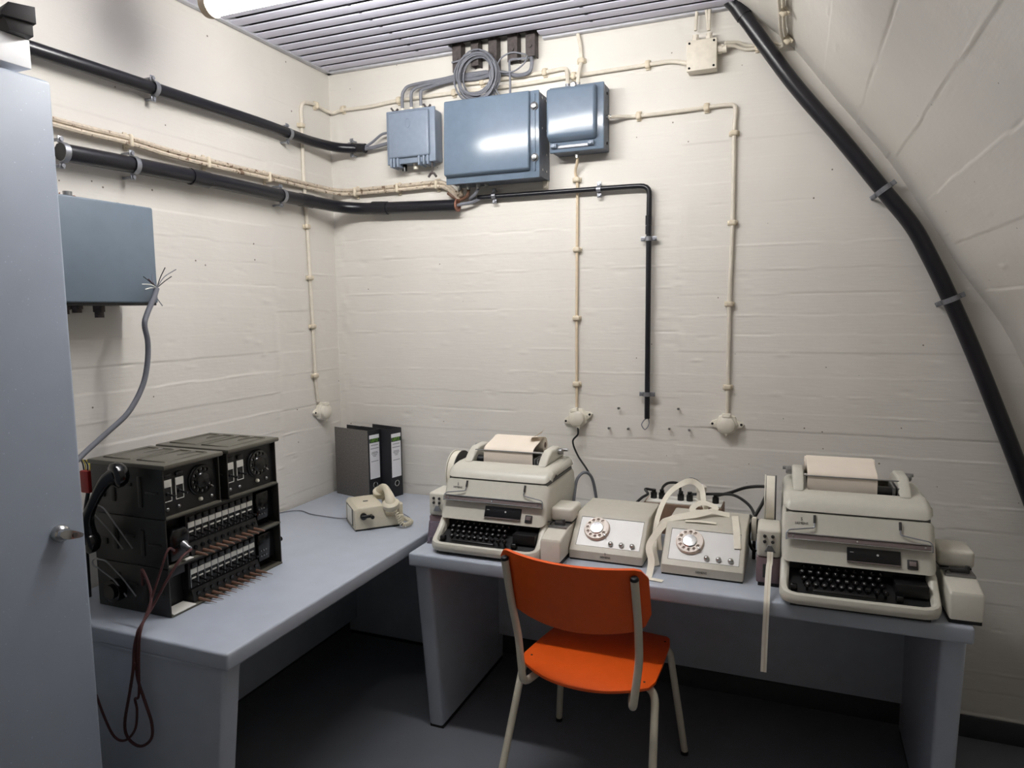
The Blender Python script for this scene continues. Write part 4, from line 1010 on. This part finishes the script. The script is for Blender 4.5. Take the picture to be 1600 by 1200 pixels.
def teleprinter(label, M, cs=0, ps=0):
    t = thingM('teleprinter', label, 'teleprinter', M, 'beige teleprinters')
    HW = .212
    b = MB(); shell(b, [(.082, .112), (.103, .158), (.125, .207), (.145, .250), (.468, .250), (.482, .20), (.484, .03), (.13, .03), (.13, .104)], HW, .022); b.build('housing', 'machine_shell', t)
    b = MB(); b.box(-HW + .012, HW - .012, .154, .462, .246, .258); b.build('seam', 'seam_grey', t)
    b = MB(); shell(b, [(.148, .2565), (.158, .276), (.178, .291), (.205, .300), (.238, .304), (.442, .304), (.458, .292), (.466, .275), (.468, .2565)], HW - .001, .026, 6, hole=(.135, (4,))); tc_ = b.build('top_cover', 'machine_shell', t)
    b = MB(); b.box(-.134, .134, .239, .441, .262, .268); b.build('well_floor', 'panel_black', t)
    # horns and platen
    for s in (-1, 1):
        b = MB(); b.prism([(.222, .3035), (.262, .335), (.300, .352), (.392, .352), (.432, .335), (.455, .3035)], cs + min(s * .136, s * .172), cs + max(s * .136, s * .172), lambda a, c, d: (d, a, c), .008, 3); b.build('carriage_cheek', 'machine_shell', t)
        b = MB(); b.lathe([(.011, 0), (.0125, .004), (.0125, .016), (.009, .020)], 14, frame((cs + s * .171, .375, .334), (0, 1, 0), (s, 0, 0))); b.lathe([(.006, 0), (.006, .03)], 10, frame((cs + s * .171, .405, .336), (0, 1, 0), (s, 0, 0))); b.build('platen_knob', 'steel', t)
    b = MB(); b.cyl((-.134, .285, .300), (.134, .285, .300), .020, 18); b.build('platen', 'black_plastic', t)
    for x in (.112, .124): 
        b = MB(); b.box(x, x + .007, .25, .36, .27, .325, .002); b.build('carriage_arm', 'steel', t)
    b = MB(); b.cyl((cs - .138, .262, .345), (cs + .138, .262, .345), .0022, 8); b.build('paper_rod', 'steel', t)
    b = MB(); b.cyl((ps - .108, .400, .352), (ps + .108, .400, .352), .030, 24); rl = b.build('paper_roll', 'paper', t)
    b = MB(); b.cyl((ps - .1085, .400, .352), (ps + .1085, .400, .352), .012, 16); b.build('roll_core', 'brown_plug', rl)
    b = MB(); pth = smooth_path([(ps, .262, .275), (ps, .2635, .325), (ps, .268, .349), (ps, .290, .360), (ps, .34, .371), (ps, .40, .3835), (ps, .425, .377)], 4); b.ribbon(pth, (0, -.6, .8), .206); b.build('paper_sheet', 'paper', t)
    # keyboard tray
    right = [(.200, .118, .120), (.201, .098, .112), (.202, .075, .088), (.203, .050, .066), (.202, .030, .054), (.196, .016, .049), (.184, .006, .047), (.166, .001, .046), (.08, 0, .046)]
    b = MB(); wall_sweep(b, [(-x, y, z) for x, y, z in right] + right[::-1], .026, .014); b.build('keyboard_tray', 'machine_shell', t)
    b = MB(); b.box(-.185, .185, .004, .45, .004, .015); b.build('base_plate', 'desk_foot', t)
    for sx in (-.15, .15):
        for sy in (.05, .42):
            b = MB(); b.cyl((sx, sy, 0), (sx, sy, .006), .012, 10); b.build('rubber_foot', 'black_plastic', t)
    b = MB(); b.add([(-.192, .01, .026), (.192, .01, .026), (.192, .135, .082), (-.192, .135, .082), (-.192, .01, .016), (.192, .01, .016), (.192, .135, .016), (-.192, .135, .016)], [(0, 1, 2, 3), (7, 6, 5, 4), (0, 4, 5, 1), (1, 5, 6, 2), (2, 6, 7, 3), (3, 7, 4, 0)]); b.build('key_bed', 'panel_black', t, 0)
    b = MB(); b.box(-.192, .192, .126, .131, .05, .106); b.build('bed_back', 'panel_black', t, 0)
    sl = math.atan2(.056, .125); kt = Matrix.Rotation(sl * .6, 4, 'X')
    rows = (('ZXCVBNM.,-', .038, .057, -.138), ('ASDFGHJKL+', .060, .068, -.146), ('QWERTYUIOP', .082, .079, -.152), ('1234567890', .103, .088, -.146))
    for rr, (chs, y, z, x0) in enumerate(rows):
        for i, ch in enumerate(chs):
            k = put('key', KEY, t, T(x0 + .0235 * i, y, z) @ kt)
            if ch not in KL: KL[ch] = text_mesh(ch, .0095, 'key_mark', .0002)
            put('key_letter', KL[ch], k, T(0, 0, .0080))
    b = MB(); b.box(-.125, .045, .015, .028, .044, .056, .004, 3, kt); b.build('space_bar', 'key_black', t)
    for x in (-.175, .11):
        b = MB(); b.box(x - .010, x + .010, .03, .05, .04, .058, .004, 3); b.build('function_key', 'key_black', t)
    b = MB(); b.box(.10, .186, .05, .12, .052, .088, .002, 2, T(0, 0, 0)); b.build('blank_panel', 'panel_black', t)
    # front: lamp panel, switch, tear bar with wire arms, maker's mark
    FMx = lambda x, s, o=.0: frame(front(x, s, o), (1, 0, 0), FN)
    b = MB(); b.box(-.072, .072, -.020, .020, -.002, .005, .001, 2, FMx(.045, .26)); lp = b.build('lamp_panel', 'black_plastic', t)
    b = MB(); b.box(-.072, .072, -.024, -.0205, -.001, .008, .001, 1, FMx(.045, .26)); b.build('panel_ledge', 'acrylic_grey', lp)
    b = MB(); b.lathe([(.0035, 0), (.003, .002)], 10, FMx(.056, .28, .005)); b.box(-.014, -.004, -.0008, .0008, 0, .0005, M=FMx(-.005, .30, .005)); b.build('panel_mark', 'key_mark', lp)
    b = MB(); b.box(-.014, .014, -.014, .014, -.002, .004, .002, 2, FMx(.148, .17)); sw = b.build('switch_plate', 'dark_grey', t)
    b = MB(); b.box(-.009, .009, -.005, .009, .003, .008, .001, 1, FMx(.148, .17)); b.build('rocker', 'acrylic_grey', sw)
    b = MB(); b.box(-.196, .196, -.010, .004, .010, .016, .002, 2, FMx(0, .52)); tb = b.build('tear_bar', 'acrylic_grey', t)
    b = MB(); b.box(-.197, .197, .004, .008, .008, .020, .001, 1, FMx(0, .52)); b.box(-.197, .197, -.0135, -.010, .008, .020, .001, 1, FMx(0, .52)); b.build('bar_edge', 'chrome', tb)
    for x in (-.18, 0, .18):
        b = MB(); b.lathe([(.0035, 0), (.003, .002)], 8, FMx(x, .50, .016)); b.build('screw', 'chrome', tb)
    for s in (-1, 1):
        q = [front(s * .118, .93, .004), front(s * .118, .72, .006), front(s * .122, .70, .008), front(s * .192, .62, .014), front(s * .199, .56, .016), front(s * .199, .42, .014)]
        b = MB(); b.tube(round_path(q, .006, 4), .0021, 7); b.build('wire_arm', 'galv', t)
        b = MB(); b.tube([front(s * .118, .96, .003), front(s * .118, .80, .004)], .0038, 8); b.build('arm_hinge', 'dark_grey', t)
    logo(t, FMx(-.155, .78, .0006), .0105)
    # screw on the side of the cover
    b = MB(); b.lathe([(.007, 0), (.006, .003)], 12, frame((HW - .0015, .22, .272), (0, 1, 0), (1, 0, 0))); b.build('cover_lock', 'dark_grey', t)
    # tape punch on the left flank
    b = MB(); b.box(-.285, -.214, .135, .26, .098, .190, .010, 3); pu = b.build('tape_punch', 'machine_pale', t)
    for i in range(4):
        b = MB(); b.lathe([(.0055, 0), (.005, .004), (.002, .005)], 10, frame((-.262 + .024 * (i % 2), .135, .168 - .018 * (i // 2)), (1, 0, 0), (0, -1, 0))); b.build('punch_screw', 'dark_grey', pu)
    b = MB(); b.prism([(-.262, .118), (-.228, .118), (-.240, .140), (-.252, .140)], .128, .137, lambda a, c, d: (a, d, c), .001, 1); b.build('tape_chute', 'steel', pu)
    b = MB(); b.box(-.286, -.214, .138, .26, .012, .097, .005, 2); cb = b.build('chad_box', 'chad_purple', t)
    b = MB(); b.box(-.266, -.244, .1365, .140, .03, .075, .002); b.build('box_grip', 'dark_grey', cb)
    b = MB(); b.box(-.28, -.218, .145, .255, 0, .013); b.build('punch_foot', 'black_plastic', t)
    # tape reel standing on edge behind the punch
    b = MB(); b.cyl((-.262, .335, .232), (-.236, .335, .232), .085, 36); b.build('tape_reel', 'tape_paper', t)
    for x in (-.268, -.234):
        b = MB(); b.cyl((x, .335, .232), (x + .004, .335, .232), .088, 36); b.build('reel_flange', 'machine_pale' if x < -.25 else 'dark_grey', t)
    b = MB(); b.box(-.258, -.240, .31, .36, .0, .15, .002); b.build('reel_post', 'dark_grey', t)
    return t
M1 = T(1.119, -.742, .74) @ rotz(math.radians(.3)); M2 = T(2.342, -.792, .74) @ rotz(math.radians(1.5))
teleprinter('beige teleprinter next to the left desk, with a curl of brown paper', M1)
teleprinter('beige teleprinter at the vault end of the desk, a paper tape hanging from it', M2, -.010, -.034)
# curl of brown paper on the first one
t = thingM('paper_curl', 'curled brown paper edge standing on the first teleprinter\'s paper rest', 'paper', M1 @ T(.095, .36, .382))
pts = smooth_path([(-.035, 0, .002), (-.015, .004, .010), (.008, .01, .026), (.018, .02, .040)], 5)
b = MB(); b.ribbon(pts, (-.6, 0, .8), .055); b.build('curl', 'cable_tan', t)
def reader(label, M, x0=.2145, x1=.2915):
    t = thingM('tape_reader', label, 'tape reader', M, 'small beige tape readers')
    b = MB(); b.box(x0 + .002, x1 - .002, .030, .27, 0, .014, .002); b.build('base_plate', 'black_plastic', t)
    b = MB(); b.prism([(.022, .014), (.022, .084), (.028, .092), (.125, .112), (.135, .112), (.27, .112), (.27, .014)], x0, x1, lambda a, c, d: (d, a, c), .007, 3); b.build('body', 'machine_pale', t)
    b = MB(); b.box(x0 + .004, x1 - .004, .105, .160, .108, .116, .002); dk = b.build('tape_deck', 'steel', t)
    b = MB(); b.box(x0 + .02, x1 - .02, .125, .150, .115, .126, .003); b.tube([(x0 + .006, .12, .118), (x0 + .016, .118, .128), (x0 - .012, .122, .124)], .003, 7); b.cyl((x1 - .022, .13, .115), (x1 - .022, .13, .136), .006, 8); b.build('sensing_head', 'dark_grey', dk)
    b = MB(); b.box(x0 - .006, x1 + .004, .160, .275, .118, .170, .012, 4); b.build('head_cover', 'machine_pale', t)
    b = MB(); b.box(x0 + .002, x1 - .004, .163, .270, .110, .119); b.build('head_gap', 'panel_black', t)
    return t
reader('beige tape reader between the first teleprinter and the dial boxes', M1)
reader('beige tape reader overhanging the vault end of the desk', M2, .231, .317)
# hanging tape of the second one
a = M2 @ Vector((-.245, .128, .120)); fr = -.786
pts = [a, a + Vector((0, -.012, -.03)), Vector((a.x - .002, -.70, .815)), Vector((a.x - .003, -.765, .760)), Vector((a.x - .003, fr - .004, .725)), Vector((a.x - .005, fr - .002, .64)), Vector((a.x - .007, fr - .002, .517))]
t = thing('paper_tape', 'cream paper tape hanging from the second teleprinter over the desk edge', 'paper tape', (a.x, fr, .517))
pp = smooth_path(pts, 6); b = MB(); b.ribbon(pp, (0, -1, .3), .0175, .0008); b.build('strip', 'tape_paper', t, world=True)
b = MB(); b.ribbon([q + Vector((.001, -.0012, .0004)) for q in pp], (0, -1, .3), .0012, .0003); b.build('sprocket_line', 'cable_tan', t, world=True)
# clear pouch with purple card in front of the first punch
t = thingM('plastic_pouch', 'small clear pouch with purple contents leaning beside the first teleprinter', 'pouch', M1 @ T(-.250, .098, 0))
pm = Matrix.Rotation(math.radians(-14), 4, 'X') @ rotz(.15)
b = MB(); b.box(-.024, .024, -.004, .004, .004, .085, .003, 2, pm); b.build('pouch', 'plastic_clear', t)
b = MB(); b.box(-.017, .017, -.0020, .0018, .022, .078, .001, 1, pm); b.build('purple_card', 'chad_purple', t)
b = MB(); b.box(-.022, .022, -.010, .010, 0, .006, .002); b.build('stand', 'plastic_clear', t)

# ------------------------------------------------------------------ dial boxes
def dial_box(label, M, sym):
    t = thingM('dial_box', label, 'dial box', M, 'beige dial boxes')
    W, D, H = .268, .315, .145
    b = MB(); b.box(.003, W - .003, .004, D - .004, 0, .008); b.build('base_plate', 'black_plastic', t)
    b = MB(); b.prism([(0, .007), (-.001, .036), (.004, .041), (.112, .139), (.122, H), (D, H), (D, .007)], 0, W, lambda a, c, d: (d, a, c), .006, 3); b.build('housing', 'dial_shell', t)
    n = Vector((0, -.672, .740)); up = Vector((0, .740, .672))
    c = Vector((W / 2, .058, .0895))
    FM = frame(c, (1, 0, 0), n)
    b = MB(); b.box(-W / 2 + .022, W / 2 - .016, -.058, .060, -.001, .0016, .0008, 1, FM); pl = b.build('face_plate', 'silver_plate', t)
    b = MB()
    for (x0, x1, y0, y1) in ((-.1125, .1185, .060, .0612), (-.1125, -.1113, -.058, .061)): b.box(x0, x1, y0, y1, -.0005, .0019, M=FM)
    b.build('plate_joint', 'ink', pl, 0)
    dial(t, FM @ T(-.046, .012, .0016), .0455, 'plastic_dial', 'dial_pink', 'chrome', True)
    for i in range(3):
        b = MB(); b.lathe([(.0095, 0), (.0095, .004), (.0085, .008), (.005, .0115), (.001, .0125)], 18, FM @ T(.014 + .0385 * i, -.043, .0016)); b.build('push_button', 'chrome', t)
    logo(t, frame((W / 2, -.0014, .021), (1, 0, 0), (0, -1, 0)), .010, sym)
    return t

dial_box('beige rotary dial box with a bare top', T(1.413, -.632, .74), True)
dial_box('beige rotary dial box strewn with loose paper tape', T(1.747, -.664, .74), False)
# paper tapes over the second box
def tape(label, pts, nr, n=5):
    t = thing('paper_tape', label, 'paper tape', pts[-1])
    b = MB(); b.ribbon(smooth_path(pts, n), nr, .0225, .0008); b.build('strip', 'tape_paper', t, world=True); return t
bx, by, bt = 1.747, -.664, .8865
V = Vector
tape('long paper tape curving off the dial box down to the desk between both boxes', [V((bx + .20, by + .26, bt + .003)), V((bx + .13, by + .24, bt + .016)), V((bx + .05, by + .19, bt + .008)), V((bx + .012, by + .15, bt + .004)), V((bx - .025, by + .10, bt - .03)), V((bx - .048, by + .05, bt - .07)), V((bx - .035, by + .02, bt - .11)), V((bx - .033, by - .01, bt - .137)), V((bx - .030, by - .055, .7425))], [V((.1, -.5, .85))] * 16 + [V((.05, -.9, .4))] * 25)
tape('paper tape arching high behind the dial boxes', [V((bx - .022, by + .06, .745)), V((bx - .04, by + .10, .80)), V((bx - .045, by + .20, .88)), V((bx - .02, by + .30, .945)), V((bx + .04, by + .38, .975)), V((bx + .085, by + .37, .955)), V((bx + .10, by + .33, .92)), V((bx + .115, by + .29, bt + .006))], V((-.35, -.9, .2)))
tape('paper tape twisted into a loose loop on the dial box', [V((bx + .10, by + .21, bt + .003)), V((bx + .07, by + .25, bt + .018)), V((bx + .10, by + .29, bt + .032)), V((bx + .15, by + .275, bt + .020)), V((bx + .10, by + .20, bt + .012)), V((bx + .04, by + .165, bt + .006)), V((bx - .010, by + .135, bt - .004)), V((bx - .030, by + .12, bt - .05)), V((bx - .022, by + .10, bt - .10))], [V((.1, -.5, .9))] * 30 + [V((.0, -.9, .4))] * 11)
tape('short flat strip of paper tape lying across the dial box top', [V((bx + .06, by + .145, bt + .0015)), V((bx + .11, by + .146, bt + .004)), V((bx + .165, by + .15, bt + .0015))], V((0, 0, 1)))
tape('paper tape strip drooping from the dial box top over its silver face', [V((bx + .218, by + .265, bt + .001)), V((bx + .226, by + .19, bt + .002)), V((bx + .233, by + .125, bt + .002)), V((bx + .238, by + .095, bt - .017)), V((bx + .243, by + .058, bt - .050))], V((0, -.5, 1)))
tape('small scrap of paper tape lying on the desk between both dial boxes', [V((bx - .055, by - .068, .7415)), V((bx - .02, by - .064, .7425)), V((bx + .02, by - .068, .7415))], V((0, 0, 1)))
tape('small torn scrap of paper tape behind the orange chair back', [P(955, 892, 2, .7415), P(968, 894, 2, .743), P(982, 897, 2, .7415)], V((0, 0, 1)))

# ------------------------------------------------------------------ power board and leads behind the boxes
zb = .74
t = thing('power_board', 'brown wooden board carrying black sockets behind the dial boxes', 'power board', (1.74, -.17, .74))
b = MB(); b.box(1.600, 1.905, -.235, -.115, .74, .862, .003); b.build('wooden_box', 'board_brown', t, world=True)
b = MB(); b.box(1.61, 1.90, -.225, -.125, .862, .868, .001); b.build('lit_top', 'label_white', t, world=True)  # pale layer: light on the board's top face, put into the colour
for x in (1.632, 1.665, 1.74, 1.775, 1.875):
    b = MB(); b.cyl((x, -.175, .868), (x, -.175, .892), .013, 12); b.cyl((x, -.175, .89), (x, -.175, .905), .009, 10); b.build('outlet', 'black_plastic', t, world=True)
t = thing('mains_plug', 'cream cylindrical plug standing on the power board', 'plug', (1.822, -.195, .868))
b = MB(); b.lathe([(.0205, .868), (.0205, .882), (.0175, .884), (.0175, .917), (.021, .919), (.021, .935), (.013, .941), (.002, .942)], 24, T(1.822, -.195, 0)); b.build('plug_body', 'white_plastic', t, world=True)
b = MB(); b.tube(smooth_path([(1.822, -.178, .926), (1.80, -.15, .945), (1.77, -.145, .95), (1.74, -.16, .93)], 5), .005, 7); b.build('plug_lead', 'cable_black', t, world=True)
def lead(label, pts, r=.005, m='cable_black'): return run('power_lead', label, 'cable', pts, r, m, 'black power leads', seg=8)
sp = MWI(sk_m).inverted() @ Vector((-.004, -.036, .030))
lead('black lead hanging from the middle socket down behind the tape reader', [sp, sp + V((.0, -.004, -.03)), K(895, 690, .035), K(903, 712, .04), K(918, 735, .05), K(928, 757, .06), K(933, 790, .10), V((1.37, -.16, .746))], .0042)
lead('dark grey lead arching beside the first teleprinter', [M1 @ V((.222, .40, .08)), P(899, 760, 1, -.27), P(904, 745, 1, -.24), P(914, 738, 1, -.22), P(924, 745, 1, -.20), P(930, 768, 1, -.18), V((1.40, -.17, .76))], .0065, 'cable_grey')
lead('black lead leaving the power board towards the bare dial box', [V((1.632, -.175, .90)), V((1.60, -.19, .905)), P(1012, 772, 1, -.21), P(1000, 780, 1, -.24), V((1.52, -.285, .80))], .0055)
lead('black lead rising over the power board beside the arching tape', [V((1.665, -.175, .90)), V((1.675, -.20, .925)), V((1.70, -.215, .945)), V((1.735, -.20, .94)), V((1.74, -.18, .90))], .0055)
lead('black lead looping high from the power board down beside the second punch', [V((1.875, -.175, .898)), P(1140, 770, 1, -.2), P(1165, 762, 1, -.25), P(1190, 760, 1, -.32), P(1200, 764, 1, -.36), P(1192, 785, 1, -.38), P(1178, 810, 1, -.40), P(1170, 835, 1, -.42), P(1174, 855, 1, -.43), P(1181, 862, 1, -.43)], .0062)
lead('black lead sagging from the power board behind the strewn dial box', [V((1.775, -.175, .895)), P(1130, 772, 1, -.2), P(1150, 775, 1, -.24), P(1168, 787, 1, -.28), P(1177, 800, 1, -.31), P(1180, 815, 1, -.33), V((2.06, -.34, .76))], .0055)
cp = P(1180, 820, 1, -.40)
t = thing('connector', 'flat white and black cable connector beside the second punch', 'connector', (cp.x, cp.y, .74))
b = MB(); b.box(cp.x - .012, cp.x + .006, cp.y - .02, cp.y + .02, cp.z - .055, cp.z + .03, .004); b.build('shell', 'white_plastic', t, world=True)
b = MB(); b.prism([(cp.z + .035, -.02), (cp.z + .01, .03), (cp.z - .02, .045), (cp.z - .03, -.0)], cp.y - .014, cp.y + .014, lambda a, c, d: (cp.x + c, d, a), .003, 2); b.build('hood', 'black_plastic', t, world=True)
b = MB(); b.box(cp.x - .008, cp.x + .004, cp.y - .012, cp.y + .012, .74, cp.z - .05); b.build('stand', 'black_plastic', t, world=True)

# ------------------------------------------------------------------ orange chair
CM = T(1.545, -.70, 0) @ rotz(math.radians(-4.6))
t = thingM('stacking_chair', 'orange plywood chair with cream steel tube frame, pushed under the desk', 'chair', CM)
ZS = .45
out = []
for i in range(25):                                   # rear edge, bowed
    u = -1 + 2 * i / 24; out.append((.222 * u, -.165 - .095 * (1 - abs(u) ** 2.2)))
front_ = [(.232, -.12), (.225, .0), (.212, .14), (.20, .19), (.185, .205), (0, .212), (-.185, .205), (-.20, .19), (-.212, .14), (-.225, 0), (-.232, -.12)]
b = MB(); b.prism(out + front_, ZS - .011, ZS, lambda a, c, d: (a, c, d), .0025, 2); st = b.build('seat', 'chair_orange', t)
for x, y in ((-.20, -.13), (.20, -.14), (.19, .16), (-.19, .16)):
    b = MB(); b.cyl((x, y, ZS - .0005), (x, y, ZS + .0012), .004, 8); b.build('rivet', 'dark_grey', st)
def back_pt(u, z, o=0):
    k = (z - .63) / .24; ye = -.205 - .065 * k
    x = .246 * u; y = ye - .075 * (1 - u * u)
    n = Vector((-2 * u * .075 / .232 * -1, -1, -.28)).normalized()
    return Vector((x, y, z)) - n * o
vs = []; fs = []; NU, NZ = 28, 8
for side, o in ((0, 0), (1, .010)):
    for j in range(NZ + 1):
        for i in range(NU + 1):
            u = -1 + 2 * i / NU; e = max(0, (abs(u) - .80) / .20)
            zlo = .640 + .050 * e ** 3 + .03 * u * u; zhi = .872 - .030 * e ** 4
            vs.append(back_pt(u, zlo + (zhi - zlo) * j / NZ, o))
N1 = (NU + 1) * (NZ + 1)
for j in range(NZ):
    for i in range(NU):
        a = j * (NU + 1) + i; fs.append((a, a + 1, a + NU + 2, a + NU + 1)); fs.append((N1 + a, N1 + a + NU + 1, N1 + a + NU + 2, N1 + a + 1))
for i in range(NU):
    fs.append((i, N1 + i, N1 + i + 1, i + 1)); a = NZ * (NU + 1) + i; fs.append((a, a + 1, N1 + a + 1, N1 + a))
for j in range(NZ):
    a = j * (NU + 1); fs.append((a, a + NU + 1, N1 + a + NU + 1, N1 + a)); a += NU; fs.append((a, N1 + a, N1 + a + NU + 1, a + NU + 1))
b = MB(); b.add(vs, fs); b.build('backrest', 'chair_orange', t, 40)
for s in (-1, 1):
    top = back_pt(s * .84, .848, -.0135); mid = back_pt(s * .84, .70, -.0135)
    pth = round_path([(s * .150, .02, .421), (s * .168, -.17, .405), (s * .188, -.225, .398), tuple(back_pt(s * .82, .56, -.010)), tuple(mid), tuple(top)], .04, 6)
    b = MB(); b.tube(pth, .0128, 12); po = b.build('back_post', 'tube_cream', t)
    b = MB(); b.lathe([(.0135, 0), (.0135, .004), (.010, .009), (.003, .011)], 14, frame(top, (1, 0, 0), top - mid)); b.build('post_cap', 'black_plastic', po)
    b = MB(); b.tube(round_path([(s * .15, -.10, .424), (s * .232, -.125, .424), (s * .262, -.285, .012)], .045, 6), .0128, 12); lg = b.build('leg', 'tube_cream', t)
    b = MB(); b.cyl((s * .262, -.286, 0), (s * .2615, -.2835, .014), .0145, 12); b.build('foot_cap', 'black_plastic', lg)
    b = MB(); b.tube(round_path([(s * .15, .15, .424), (s * .205, .165, .424), (s * .250, .228, .012)], .04, 6), .0125, 12); lg = b.build('leg', 'tube_cream', t)
    b = MB(); b.cyl((s * .250, .2285, 0), (s * .2497, .227, .014), .0142, 12); b.build('foot_cap', 'black_plastic', lg)
    b = MB(); b.tube([(s * .150, -.11, .424), (s * .150, .16, .424)], .0125, 10); b.build('side_rail', 'tube_cream', t)
b = MB(); b.tube([(-.15, .10, .424), (.15, .10, .424)], .011, 10); b.build('cross_rail', 'tube_cream', t)
